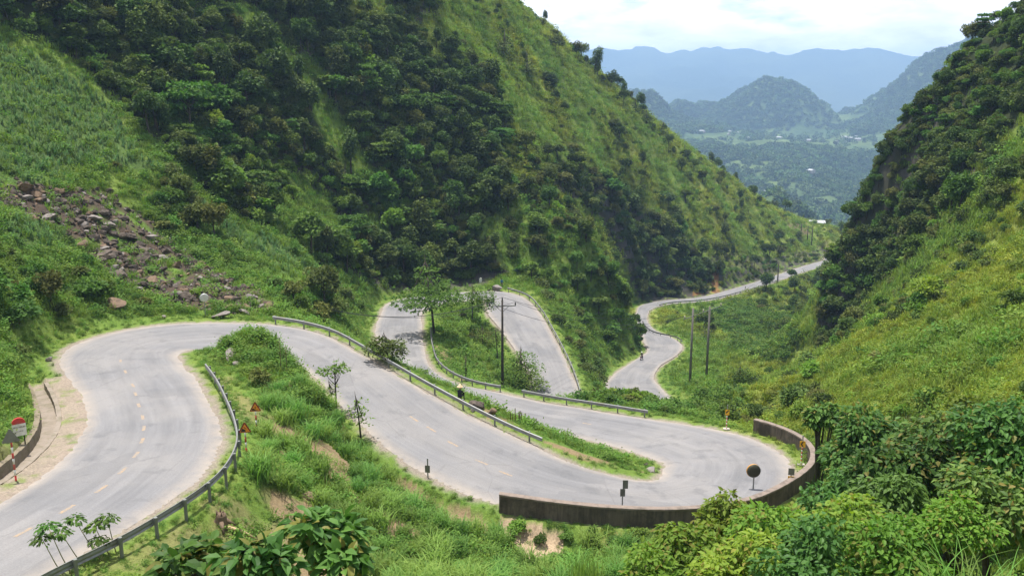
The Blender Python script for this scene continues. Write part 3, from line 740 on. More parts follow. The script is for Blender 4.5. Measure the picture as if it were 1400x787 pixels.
def text_part(s, size, loc, parent, mat, name='lettering'):
    cu = bpy.data.curves.new(name, 'FONT'); cu.body = s; cu.size = size; cu.align_x = 'CENTER'; cu.align_y = 'CENTER'; cu.extrude = .003; cu.materials.append(mat)
    t_ = bpy.data.objects.new(name, cu); COL.objects.link(t_); dg = bpy.context.evaluated_depsgraph_get(); dg.update()
    me = bpy.data.meshes.new_from_object(t_.evaluated_get(dg)); bpy.data.objects.remove(t_)
    o = bpy.data.objects.new(name, me); COL.objects.link(o); o.parent = parent; o.location = loc; o.rotation_euler = (math.pi / 2, 0, 0); return o
p = cast(29, 609); root = empty('kilometre_marker', p, face_cam(p, .12), 'white kilometre board with a red rounded top on two legs beside the ditch', 'road sign')
mb = MB(); mb.box(-.2, 0, .15, .06, .06, .9); mb.box(.2, 0, .15, .06, .06, .9); mb.build('leg', m_black, root)
mb = MB(); mb.box(0, 0, .87, .66, .12, .66); pb = mb.build('board', m_white, root)
mb = MB(); mb.prism([(.33 * math.cos(a), 1.203 + .33 * math.sin(a)) for a in np.linspace(0, math.pi, 17)], (0, 0, 0), (1, 0, 0), (0, 0, 1), .12); mb.build('rounded_top', m_red, root)
text_part('YEN MINH', .125, (0, -.066, 1.02), pb, m_black); text_part('11.3 Km', .105, (0, -.066, .80), pb, m_black)
def chevron_sign(px, py, hb, label, facing=0.0, kind='chevron', pole='bands', hp=1.5, plate=(.42, .5), foot=True, castpt=None, top=.45):
    p = castpt if castpt is not None else cast(px, py)
    root = empty('chevron_sign', p, face_cam(p, facing), label, 'road sign', 'small signs round the big hairpin')
    if pole == 'bands': banded_pole(root, hp, .045, .16)
    else: MB().tube([(0, 0, -.4), (0, 0, hp)], .045, 10).build('pole', m_galv, root)
    if top: MB().tube([(0, 0, hp), (0, 0, hp + plate[1] + top)], .045, 10).build('pole_top', m_galv, root)
    w, h = plate; z = hp + .02
    mb = MB(); mb.prism([(-w/2, z), (w/2, z), (w/2, z+h), (-w/2, z+h)], (0, -.06, 0), (1, 0, 0), (0, 0, 1), .012)
    pl = mb.build('sign_plate', m_back if kind == 'back' else m_yellow, root)
    if kind == 'chevron':
        mb = MB(); mb.prism([(w*.22, z+h*.1), (-w*.08, z+h*.5), (w*.22, z+h*.9), (-w*.04, z+h*.9), (-w*.36, z+h*.5), (-w*.04, z+h*.1)], (0, -.068, 0), (1, 0, 0), (0, 0, 1), .003); mb.build('chevron_arrow', m_black, pl)
    if kind == 'slash':
        mb = MB(); mb.prism([(-w*.42, z+h*.42), (-w*.2, z+h*.30), (w*.42, z+h*.82), (w*.2, z+h*.94)], (0, -.068, 0), (1, 0, 0), (0, 0, 1), .003); mb.build('arrow', m_black, pl)
    if foot: MB().box(0, 0, .02, .55, .4, .16).build('foot', m_foot, root)
    return root
chevron_sign(1095, 636, 0, 'yellow chevron sign on a banded pole against the far end of the parapet wall', .1)
chevron_sign(993, 587, 0, 'small yellow sign with a black diagonal mark left of the wall end', .1, 'slash', hp=1.35, plate=(.36, .5))
p = cast(1081, 657, .9)
r_ = chevron_sign(0, 0, 0, 'yellow chevron sign under a grey panel, half hidden behind the wall bend', .1, hp=.75, plate=(.42, .52), castpt=p, foot=False, top=.5)
MB().box(0, -.06, 1.62, .42, .02, .5).build('upper_panel', m_back, r_)
def behind_wall(px, py, h):
    """stand just inside the wall, so that a point h above the ground is seen at (px, py)"""
    q = cast(px, py, h); dd = np.hypot(WALLQ[:, 0] - q[0], WALLQ[:, 1] - q[1]); k = int(dd.argmin())
    return q
p = behind_wall(851, 679, 1.15)
r_ = chevron_sign(0, 0, 0, 'dark sign seen from behind with two small plates above the front wall', .1, 'back', 'plain', 1.2, (.32, .52), False, p, 0)
MB().box(.16, -.06, 2.05, .34, .02, .58).build('upper_panel', m_back, r_); MB().tube([(.05, 0, 1.2), (.05, 0, 2.3)], .04, 8).build('pole_top', m_galv, r_)
p = cast(585, 653); chevron_sign(0, 0, 0, 'lone grey green sign back on a thin post left of the wall start', -.3, 'back', 'plain', .35, (.34, .5), False, p, .5)
m_mirror = simple('mirror_back_shell', (.05, .05, .03), .6, .1); m_rim = simple('orange_mirror_rim', (.62, .30, .06), .5); m_glass = simple('pale_mirror_face', (.50, .50, .49), .35, .2, spec=.5)
p = cast(1030, 662, .55); root = empty('traffic_mirror', p, face_cam(p, .35), 'round traffic mirror seen from behind with an orange rim inside the wall', 'traffic mirror', 'round roadside mirrors')
MB().tube([(0, 0, -.5), (0, 0, 1.5)], .05, 10).build('post', m_galv, root)
mb = MB(); mb.tube([(0, .10, 1.55), (0, .02, 1.55), (0, -.05, 1.55), (0, -.09, 1.55)], [.49, .485, .40, .12], 28); mb.build('mirror_shell', m_mirror, root, True)
mb = MB(); mb.tube([(-.03, .09, 1.56), (-.03, .14, 1.56)], [.50, .50], 28); mb.build('rim', m_rim, root, True)
p = cast(281, 433); root = empty('traffic_mirror', p, face_cam(p, 0), 'pale round mirror disc on a thin post in front of the rockfall', 'traffic mirror', 'round roadside mirrors')
MB().tube([(0, .05, -.4), (0, .05, 2.0)], .04, 8).build('post', m_galv, root)
MB().tube([(0, .03, 1.85), (0, -.02, 1.85), (0, -.05, 1.85)], [.42, .42, .32], 28).build('mirror_face', m_glass, root, True)

# ------------------------------------------------------------------ poles and wires
m_wood = simple('dark_tarred_wood', (.055, .042, .034), .9, var=.4, scale=5, dirt=(.10, .085, .07)); m_iron = simple('dull_iron', (.16, .155, .15), .6, .4); m_insul = simple('dark_brown_porcelain', (.03, .025, .025), .25, spec=.6)
m_cpole = simple('grey_concrete_pole', (.15, .14, .125), .9, dirt=(.13, .12, .10)); m_cable = simple('black_cable', (.03, .03, .032), .6)
p = cast(687, 531); dp = p.y
def hpx(n, d): return n * d / 1212 * 1.02
root = empty('utility_pole', p, .12, 'tall dark wooden utility pole with a crossarm between the two middle guardrails', 'utility pole', 'utility poles')
H = hpx(127, dp); wA = hpx(37, dp)
MB().tube([(0, 0, -1), (0, 0, H * .5), (0, 0, H)], [.21, .17, .13], 12).build('pole', m_wood, root, True)
za = H - .75
MB().box(0, -.17, za, wA, .09, .11).build('crossarm', m_iron, root)
mb = MB(); mb.tube([(-wA * .25, -.17, za), (0, -.15, za - .85)], .035, 6); mb.tube([(wA * .25, -.17, za), (0, -.15, za - .85)], .035, 6); mb.build('brace', m_iron, root)
tops = []
for x, z in ((-wA / 2 + .06, za + .05), (wA / 2 - .06, za + .05), (0, H - .02)):
    MB().tube([(x, -.17 if x else 0, z), (x, -.17 if x else 0, z + .12), (x, -.17 if x else 0, z + .2), (x, -.17 if x else 0, z + .46)], [.03, .11, .09, .07], 10).build('insulator', m_insul, root, True)
    tops.append(Vector(p) + Matrix.Rotation(.12, 3, 'Z') @ Vector((x, -.17 if x else 0, z + .45)))
pA = tops
# H-frame of two poles
p1 = cast(943, 527); d1 = p1.y
x2 = pd(967.5, 480, d1 * 1.03); p2 = Vector((x2[0], x2[1], float(height(x2[0], x2[1]))))
zt = pd(943, 421, d1)[2]; arm_z = pd(955, 431.5, d1)[2]
root = empty('utility_pole', p1, 0, 'twin concrete poles joined by one long crossarm on the bank right of the double bend', 'utility pole', 'utility poles')
dv = Vector((p2.x - p1.x, p2.y - p1.y, 0))
for off, ztop in ((Vector((0, 0, 0)), zt), (dv, pd(967, 427, d1)[2])):
    zb = float(height(p1.x + off.x, p1.y + off.y)) - p1.z
    MB().tube([(off.x, off.y, zb - .8), (off.x, off.y, ztop - p1.z)], [.24, .16], 10).build('pole', m_cpole, root, True)
a0 = Vector((0, -.2, arm_z - p1.z)) - dv * .55; a1 = Vector((0, -.2, arm_z - p1.z)) + dv * 1.75
mb = MB(); mb.tube([a0, a1], .075, 6); mb.build('crossarm', m_iron, root)
pB = []
for t in (.03, .5, .97):
    q = a0.lerp(a1, t); MB().tube([q + Vector((0, 0, .05)), q + Vector((0, 0, .2)), q + Vector((0, 0, .55))], [.04, .13, .08], 10).build('insulator', m_foot, root, True); pB.append(Vector(p1) + q + Vector((0, 0, .5)))
far_spec = [(1063, 386, 29, 'first of the far poles, standing on the valley edge of the distant road'), (1095, 322, 16, 'leftmost of three thin poles on the distant spur'), (1103.5, 330, 21, 'middle of three thin poles on the distant spur'), (1109.5, 335, 27, 'rightmost of three thin poles on the distant spur')]
pF = []
for a, b, n, lab in far_spec:
    p = cast(a, b, 0, 250); root = empty('utility_pole', p, 0, lab, 'utility pole', 'utility poles')
    H2 = hpx(n, p.y); MB().tube([(0, 0, -1), (0, 0, H2)], [.26, .17], 8).build('pole', m_wood, root, True)
    MB().box(0, 0, H2 - .5, 2.0, .12, .12).build('crossarm', m_iron, root); pF.append(p + Vector((0, 0, H2)))
def wire(a, b, sag, label, r=.024):
    pts = [a.lerp(b, t) - Vector((0, 0, sag * 4 * t * (1 - t))) for t in np.linspace(0, 1, 28)]
    o = a.copy(); w = MB().tube([q - o for q in pts], r, 5).build('power_cable', m_cable, None, True); w.location = o
    tag(w, label, 'cable', 'overhead power cables')
qL = pd(395, 408, 108)
for k, (t, lab) in enumerate(zip(pA, ('left', 'right', 'top'))):
    e = Vector(qL) + Vector((k * 1.1, 0, -.3 * k))
    wire(t, e, 2.2, 'thin cable from the %s insulator on the wooden pole to the left hillside' % lab)
    wire(t, pB[k], 3.0, 'thin cable from the %s insulator on the wooden pole to the twin poles' % lab)
    wire(pB[k], pF[0] + Vector((k * .9 - .9, 0, -.4)), 2.5, 'thin cable from the %s end of the twin pole crossarm up the valley' % ('left', 'right', 'middle')[(0, 2, 1)[k]], .02)

# ------------------------------------------------------------------ rocks
m_rock_dark, nt, nd, lk, out = nodes_of('dark_limestone')
p_ = objpos(nt); nz = noise(nt, 2.2, 7, .7, p_)
c = mixc(nt, ramp(nt, nz, [(.35, 0.), (.68, 1.)]), (.035, .028, .023), (.125, .098, .078))
oi = N(nt, 'ShaderNodeObjectInfo'); hv = N(nt, 'ShaderNodeHueSaturation'); mr = N(nt, 'ShaderNodeMapRange'); setin(mr, To_Min=.6, To_Max=1.5); lk.new(oi.outputs['Random'], mr.inputs[0]); lk.new(mr.outputs[0], hv.inputs['Value']); lk.new(c, hv.inputs['Color'])
b = pbsdf(nt, hv.outputs[0], .9, 0, .25, bump(nt, nz, .7, .15)); lk.new(b.outputs[0], out.inputs[0])
m_rock_pale = simple('pale_limestone', (.21, .185, .17), .9, var=.35, scale=2.5, dirt=(.15, .12, .10)); m_rock_tan = simple('rusty_rock', (.17, .115, .075), .9, var=.4, scale=3, dirt=(.06, .045, .035))
def rock_mesh(seed, mat, flat=1.0):
    rr = np.random.default_rng(seed); bm = bmesh.new(); bmesh.ops.create_icosphere(bm, subdivisions=3, radius=1)
    cuts = [(Vector(rr.normal(size=3)).normalized(), rr.uniform(.32, .72)) for _ in range(12)]
    sx, sy, sz = rr.uniform(.8, 1.2), rr.uniform(.8, 1.2), rr.uniform(.6, .9) * flat
    for v in bm.verts:
        c = v.co.copy()
        for n, d in cuts:
            k = c.dot(n)
            if k > d: c -= n * (k - d) * .93
        c += Vector(rr.normal(size=3)) * .02
        v.co = Vector((c.x * sx, c.y * sy, c.z * sz))
    me = bpy.data.meshes.new('rock'); bm.to_mesh(me); bm.free(); me.materials.append(mat); return me
RK = {'dark': [rock_mesh(s, m_rock_dark) for s in (1, 2, 3, 4)], 'pale': [rock_mesh(s, m_rock_pale) for s in (5, 6)], 'tan': [rock_mesh(s, m_rock_tan) for s in (7, 8)], 'flat': [rock_mesh(9, m_rock_pale, .5)]}
def put_rock(px, py, wpx, kind, label, group=None, k=0):
    p = offroad(cast(px, py + wpx * .25), wpx * .06); s = wpx * p.length / 1212 / 1.75
    o = link('boulder' if wpx > 13 else 'rock', RK[kind][k % len(RK[kind])], None, p + Vector((0, 0, s * .2)))
    o.scale = (s, s, s); o.rotation_euler = (random.uniform(-.4, .4), random.uniform(-.4, .4), random.uniform(0, 6.28))
    tag(o, label, 'rock', group); return o
GR_ = 'loose rocks of the rockfall on the left slope'
big = [(197,351,25,'dark','round near black boulder in the middle of the rockfall'),(157,416,30,'tan','large brown boulder in the grass bank below the rockfall'),(146,347,34,'dark','widest dark boulder on the left side of the rockfall'),
(163,374,24,'dark','dark angular boulder below the widest rockfall boulder'),(141,357,16,'dark','black squat boulder touching the widest rockfall boulder'),(69,293,22,'pale','grey tilted slab near the top left of the rockfall'),
(45,298,20,'tan','rusty brown boulder at the upper left of the rockfall'),(32,254,24,'tan','brown broken rock at the very top left of the rockfall'),(253,402,22,'dark','dark boulder just above the pale round mirror'),(313,407,13,'tan','small brown rock right of the pale round mirror'),
(301,428,24,'flat','long flat pale slab beside the road near the pale mirror'),(335,424,17,'pale','pale boulder at the roadside left of the guardrail start'),(224,433,9,'pale','small bright rock lying at the road edge on the left bend'),
(128,296,19,'pale','grey boulder under the bushes at the top of the rockfall'),(176,321,24,'dark','dark boulder at the upper right of the rockfall below the bushes'),
(318,482,24,'pale','large grey boulder on the grassy mound inside the first bend'),(322,497,14,'pale','small pale rock on the near face of the grassy mound'),(424,678,20,'tan','tan boulder between the grass clumps on the near slope'),
(678,393,17,'pale','grey rock at the end of the upper loop beside the guardrail'),(655,552,26,'dark','dark rock heap beside the seated person'),(670,562,17,'tan','brown rock right of the dark rock heap by the seated person'),(668,396,9,'dark','small dark rock at the tip of the upper loop'),
(646,560,11,'pale','pale rock low on the strip below the seated person'),(690,577,10,'pale','pale rock left of the stake fence'),(893,641,15,'flat','flat pale slab at the tip of the median in the big hairpin'),(884,634,9,'dark','small dark stone at the tip of the median in the big hairpin'),(72,491,11,'pale','pale stone at the head of the drainage channel')]
for k, (a, b_, w_, kd, lab) in enumerate(big): put_rock(a, b_, w_, kd, lab, None, k)
rr = np.random.default_rng(3); n_ = 0
while n_ < 170:
    a, b_ = rr.uniform(0, 375), rr.uniform(240, 430)
    if not inpoly(np.array([a]), np.array([b_]), DEBRIS)[0]: continue
    w_ = 6 + 13 * rr.random() ** 2.4; kd = 'dark' if rr.random() < .7 else ('pale' if rr.random() < .4 else 'tan')
    put_rock(a, b_, w_, kd, {'dark': 'dark rock among the weeds of the rockfall on the left slope', 'pale': 'pale grey rock among the weeds of the rockfall on the left slope', 'tan': 'brown rock among the weeds of the rockfall on the left slope'}[kd], GR_, n_); n_ += 1

# ------------------------------------------------------------------ stake fence, stump, log
m_stake = simple('weathered_stakes', (.13, .075, .055), .95, var=.4, scale=4)
pts = [offroad(cast(a, b_), .7) for a, b_ in ((700, 576), (714, 581), (728, 586), (742, 590), (753, 593))]
root = empty('stake_fence', pts[0], 0, 'row of short rough brown stakes on the strip beside the middle lap', 'fence')
for k in range(26):
    t = k / 25 * (len(pts) - 1); a = min(int(t), len(pts) - 2); q = pts[a].lerp(pts[a + 1], t - a) - pts[0]
    q += Vector((random.uniform(-.15, .15), random.uniform(-.5, .5), 0)); h = random.uniform(.6, 1.25)
    MB().tube([(q.x, q.y, q.z - .5), (q.x + random.uniform(-.12, .12), q.y, q.z + h)], [.045, .03], 6).build('stake', m_stake, root)
m_bark = simple('dead_wood', (.16, .11, .075), .95, var=.45, scale=4, dirt=(.05, .035, .025)); m_log = simple('peeled_wood', (.48, .34, .20), .8, var=.3, scale=4)
p = cast(302, 716); mb = MB(); mb.tube([(0, 0, -.5), (.02, 0, .1), (.03, .02, .35), (.05, .0, .45)], [.34, .27, .22, .20], 11)
for k in range(7):
    an = k * .9; mb.tube([(.13 * math.cos(an), .13 * math.sin(an), .3), (.15 * math.cos(an), .15 * math.sin(an), .5 + .22 * ((k * 37) % 5) / 4)], [.07, .015], 5)
for k in range(4):
    an = k * 1.6 + .4; mb.tube([(.2 * math.cos(an), .2 * math.sin(an), .15), (.6 * math.cos(an), .6 * math.sin(an), -.2)], [.11, .04], 6)
o = mb.build('tree_stump', m_bark, None, True, p); tag(o, 'dark splintered tree stump on the near slope below the guardrail', 'tree stump')
a, b_ = cast(311, 723), cast(352, 741); o = MB().tube([(0, 0, .1), (b_ - a) * .5 + Vector((0, 0, .2)), (b_ - a) + Vector((0, 0, .12))], [.09, .075, .05], 8).build('log', m_log, None, True, a); tag(o, 'pale fallen branch lying beside the dark stump', 'log')

# ------------------------------------------------------------------ people and the motorbike
m_skin = simple('skin', (.36, .20, .13), .6, var=.08); m_hair = simple('black_hair', (.012, .011, .010), .5)
def cloth(name, col): return simple(name, col, .85, var=.2, scale=9)
def body(name, J, mats, parent, loc=(0, 0, 0)):
    """one continuous skin over a jointed skeleton. J: name -> (pos, radius, parent joint, material)"""
    names = list(J); ix = {n: i for i, n in enumerate(names)}
    me = bpy.data.meshes.new(name); me.from_pydata([J[n][0] for n in names], [(ix[n], ix[J[n][2]]) for n in names if J[n][2]], [])
    o = link(name, me, parent, loc); md = o.modifiers.new('Skin', 'SKIN'); md.use_smooth_shade = True
    for i, n in enumerate(names):
        sv = me.skin_vertices[0].data[i]; sv.radius = (J[n][1],) * 2; sv.use_root = (i == 0)
    ss = o.modifiers.new('Sub', 'SUBSURF'); ss.levels = ss.render_levels = 1
    dg = bpy.context.evaluated_depsgraph_get(); dg.update(); ev = bpy.data.meshes.new_from_object(o.evaluated_get(dg))
    o.modifiers.clear(); o.data = ev; ev.materials.clear()
    for m in mats: ev.materials.append(m)
    P0 = np.array([J[n][0] for n in names]); R0 = np.array([J[n][1] for n in names]); par = [ix[J[n][2]] if J[n][2] else ix[n] for n in names]; mi = [J[n][3] for n in names]
    for f in ev.polygons:
        c = np.array(f.center); best = (9e9, 0)
        for i in range(len(names)):
            a, b = P0[par[i]], P0[i]; ab = b - a; t = 0 if not ab.any() else np.clip((c - a) @ ab / (ab @ ab), 0, 1)
            d = np.linalg.norm(c - a - ab * t) - (R0[par[i]] * (1 - t) + R0[i] * t)
            if d < best[0] - 1e-4: best = (d, mi[i] if t > .12 else mi[par[i]])
        f.material_index = best[1]; f.use_smooth = True
    return o
def skeleton(pelv, chest, neck, head, arms, legs):
    """arms: two of (shoulder, elbow, wrist), legs: two of (hip, knee, ankle, toe); facing -Y"""
    V3 = Vector; J = {}
    pelv, chest, neck, head = V3(pelv), V3(chest), V3(neck), V3(head)
    J['pelvis'] = (pelv, .135, None, 2); J['waist'] = (pelv.lerp(chest, .45), .125, 'pelvis', 1); J['chest'] = (chest, .15, 'waist', 1); J['collar'] = (chest.lerp(neck, .7), .09, 'chest', 1)
    J['neck'] = (neck, .055, 'collar', 0); u = (head - neck).normalized()
    J['jaw'] = (neck + (head - neck) * .55 + V3((0, -.02, 0)), .078, 'neck', 0); J['skull'] = (head, .092, 'jaw', 0); J['crown'] = (head + u * .075, .07, 'skull', 0)
    J['nose'] = (head + V3((0, -.108, -.03)), .013, 'skull', 0)
    for s, sx in (('a', -1), ('b', 1)): J['ear' + s] = (head + V3((sx * .098, 0, -.02)), .016, 'skull', 0)
    for s, (sh, el, wr) in zip('ab', arms):
        sh, el, wr = V3(sh), V3(el), V3(wr)
        J['sh' + s] = (sh, .068, 'chest', 1); J['el' + s] = (el, .047, 'sh' + s, 1); J['wr' + s] = (wr, .032, 'el' + s, 1)
        d = (wr - el).normalized(); side = d.cross(V3((0, 0, 1))).normalized(); dn = side.cross(d) * -1
        J['palm' + s] = (wr + d * .07, .036, 'wr' + s, 0)
        for k, ln in enumerate((.062, .072, .068, .052)):
            b0 = wr + d * .095 + side * (k - 1.5) * .021; b1 = b0 + d * ln * .6 - V3((0, 0, .015)); b2 = b1 + d * ln * .3 - V3((0, 0, .03))
            J['f%s%d' % (s, k)] = (b0, .010, 'palm' + s, 0); J['g%s%d' % (s, k)] = (b1, .009, 'f%s%d' % (s, k), 0); J['h%s%d' % (s, k)] = (b2, .008, 'g%s%d' % (s, k), 0)
        J['th' + s] = (wr + d * .07 - side * .05, .011, 'palm' + s, 0); J['tj' + s] = (wr + d * .10 - side * .06 - V3((0, 0, .02)), .009, 'th' + s, 0)
    for s, (hp, kn, an, to) in zip('ab', legs):
        J['hip' + s] = (V3(hp), .098, 'pelvis', 2); J['kn' + s] = (V3(kn), .066, 'hip' + s, 2); J['an' + s] = (V3(an), .045, 'kn' + s, 2); J['heel' + s] = (V3(an).lerp(V3(to), .25) + V3((0, 0, -.035)), .042, 'an' + s, 3); J['toe' + s] = (V3(to), .034, 'heel' + s, 3)
    return {k: (tuple(v[0]), v[1], v[2], v[3]) for k, v in J.items()}
def face_bits(root, head):
    h = Vector(head); mb = MB(); mb.cur = 0
    for sx in (-1, 1): mb.disc((h.x + sx * .033, h.y - .092, h.z + .002), (0, 1, 0), .011, .012, 8)
    mb.cur = 1; mb.box(h.x, h.y - .085, h.z - .068, .045, .02, .008)
    return mb
m_lip = simple('lips', (.30, .10, .09), .5)
# seated person with a straw hat
p = offroad(cast(629, 549), .6); root = empty('person', p, face_cam(p, 2.6), 'person in dark clothes and straw hat sitting beside a heap of dark rocks', 'person')
root.location.z += .05
J = skeleton((0, .1, .38), (0, .02, .78), (0, -.02, .97), (0, -.05, 1.13), [((-.2, 0, .83), (-.24, -.2, .62), (-.12, -.42, .60)), ((.2, 0, .83), (.24, -.2, .62), (.12, -.42, .60))],
             [((-.1, .05, .36), (-.14, -.38, .60), (-.14, -.36, .10), (-.15, -.56, .04)), ((.1, .05, .36), (.14, -.38, .60), (.14, -.36, .10), (.15, -.56, .04))])
body('body', J, [m_skin, cloth('dark_navy_jacket', (.02, .022, .03)), cloth('dark_trousers', (.03, .03, .035)), m_black], root)
face_bits(root, (0, -.05, 1.13)).build('face', [m_black, m_lip], root)
mb = MB(); mb.tube([(0, -.04, 1.17), (0, -.04, 1.19), (0, -.04, 1.24), (0, -.04, 1.36)], [.26, .25, .13, .10], 18); mb.build('hat', simple('straw_hat', (.55, .42, .26), .9), root, True)
# person in blue at the end of the upper loop
p = cast(686, 393, 0, 120); root = empty('person', p, face_cam(p, 2.8), 'person in a blue jacket standing by the guardrail at the top of the upper loop', 'person')
J = skeleton((0, 0, .93), (0, .0, 1.30), (0, .01, 1.47), (0, -.02, 1.60), [((-.2, 0, 1.37), (-.25, .03, 1.10), (-.23, -.10, .87)), ((.2, 0, 1.37), (.25, .03, 1.10), (.23, -.10, .87))],
             [((-.1, 0, .90), (-.11, -.02, .50), (-.12, .03, .09), (-.13, -.14, .04)), ((.1, 0, .90), (.11, -.04, .50), (.12, 0, .09), (.13, -.17, .04))])
body('body', J, [m_skin, cloth('blue_jacket', (.03, .13, .30)), cloth('brown_trousers', (.12, .08, .06)), m_black], root)
face_bits(root, (0, -.02, 1.60)).build('face', [m_black, m_lip], root)
mb = MB(); mb.tube([(0, .02, 1.57), (0, .015, 1.64), (0, .005, 1.69), (0, 0, 1.72)], [.10, .108, .085, .03], 14); mb.build('hair', m_hair, root, True)
# motorbike and its rider
m_bike = simple('dark_red_bike_paint', (.16, .012, .014), .3, spec=.6); m_tyre = simple('tyre_rubber', (.02, .02, .02), .85); m_seat = simple('black_vinyl', (.02, .02, .022), .5); m_lamp = simple('lamp_glass', (.75, .75, .72), .1, spec=.8)
k0 = 0; p = cast(877, 494, 0, 130)
kk, ee, ll = road_near(p.x, p.y); kk = int(kk[0]); heading = math.atan2(-TAN[kk][0], -TAN[kk][1]); p.z = C_[kk, 2] + .08
root = empty('motorbike', p, math.pi - heading, 'small dark red motorbike coming up the road at the double bend', 'motorbike'); ROT = math.pi - heading
root.rotation_euler.z = math.atan2(TAN[kk][0] * -1, TAN[kk][1] * 1) if False else math.atan2(-TAN[kk][0], TAN[kk][1])
RZ = root.rotation_euler.z     # local +Y runs along the road away from us, so the bike faces local -Y
for yw in (-.62, .62):
    mb = MB(); n = 22
    ring = [(0, yw + .27 * math.cos(a), .30 + .27 * math.sin(a)) for a in np.linspace(0, 2 * math.pi, n + 1)]
    mb.tube(ring, .04, 8, False); w = mb.build('wheel', m_tyre, root, True)
    mb = MB(); mb.disc((0, yw, .30), (1, 0, 0), .05, .12, 12)
    for a in np.linspace(0, 2 * math.pi, 9)[:-1]: mb.tube([(0, yw, .30), (0, yw + .24 * math.cos(a), .30 + .24 * math.sin(a))], .008, 5)
    mb.build('rim', m_galv, w)
mb = MB(); mb.tube([(0, -.48, .92), (0, -.30, .52), (0, .10, .42), (0, .45, .60), (0, .78, .72)], [.06, .09, .13, .12, .05], 10); mb.tube([(0, -.40, .85), (0, -.38, .45)], [.16, .10], 8); mb.build('frame', m_bike, root, True)
mb = MB(); mb.tube([(0, -.05, .74), (0, .2, .78), (0, .6, .82)], [.10, .13, .10], 10); mb.build('seat', m_seat, root, True)
mb = MB(); mb.tube([(-.05, -.62, .30), (-.05, -.48, .95)], .025, 6); mb.tube([(.05, -.62, .30), (.05, -.48, .95)], .025, 6); mb.build('fork', m_galv, root)
mb = MB(); mb.tube([(-.34, -.36, 1.03), (-.1, -.46, 1.0), (.1, -.46, 1.0), (.34, -.36, 1.03)], .018, 6); hb = mb.build('handlebar', m_galv, root)
for sx in (-1, 1): MB().tube([(sx * .2, -.44, 1.01), (sx * .27, -.46, 1.16), (sx * .29, -.46, 1.20)], [.01, .01, .05], 8).build('mirror', m_seat, hb)
mb = MB(); mb.tube([(0, -.56, .93), (0, -.50, .94), (0, -.42, .94)], [.09, .11, .08], 14); mb.build('headlight', m_lamp, root, True)
mb = MB(); mb.tube([(0, -.62 + .33 * math.cos(a), .30 + .33 * math.sin(a)) for a in np.linspace(.5, 2.4, 8)], .05, 6); mb.tube([(0, .62 + .33 * math.cos(a), .30 + .33 * math.sin(a)) for a in np.linspace(.3, 2.2, 8)], .05, 6); mb.build('mudguard', m_bike, root)
root = empty('person', p, RZ, 'rider in a white helmet sitting on the motorbike', 'person')
J = skeleton((0, .15, .88), (0, .06, 1.24), (0, .02, 1.41), (0, -.02, 1.55), [((-.19, .05, 1.30), (-.33, -.10, 1.12), (-.33, -.31, 1.08)), ((.19, .05, 1.30), (.33, -.10, 1.12), (.33, -.31, 1.08))],
             [((-.1, .12, .85), (-.19, -.26, .74), (-.19, -.08, .34), (-.19, -.26, .28)), ((.1, .12, .85), (.19, -.26, .74), (.19, -.08, .34), (.19, -.26, .28))])
body('body', J, [m_skin, cloth('dark_riding_jacket', (.05, .03, .035)), cloth('black_riding_trousers', (.025, .025, .03)), m_black], root)
face_bits(root, (0, -.02, 1.55)).build('face', [m_black, m_lip], root)
mb = MB(); mb.tube([(0, .01, 1.53), (0, .005, 1.60), (0, 0, 1.68), (0, 0, 1.715)], [.13, .14, .11, .03], 16); mb.build('helmet', simple('white_helmet_shell', (.78, .77, .75), .3, spec=.6), root, True)
# kilometre stone and marker posts
p = cast(657, 386, 0, 120); mb = MB(); mb.box(0, 0, .2, .5, .25, .8); mb.prism([(.25 * math.cos(a), .6 + .25 * math.sin(a)) for a in np.linspace(0, math.pi, 13)], (0, 0, 0), (1, 0, 0), (0, 0, 1), .25)
tag(mb.build('kilometre_stone', m_white, None, False, p), 'small white round topped stone at the tip of the upper loop', 'kilometre stone')
for a, b_, lab in ((1019, 395, 'nearest'), (1037, 394, 'second'), (1047, 390, 'third'), (1081, 374, 'fourth'), (1137, 349, 'farthest')):
    p = cast(a, b_, 0, 200); o = MB().tube([(0, 0, -.3), (0, 0, .75), (0, 0, 1.0)], [.14, .13, .09], 8).build('guide_post', m_cpole, None, False, p); tag(o, lab + ' grey guide post along the edge of the far straight road', 'guide post', 'guide posts on the far road')
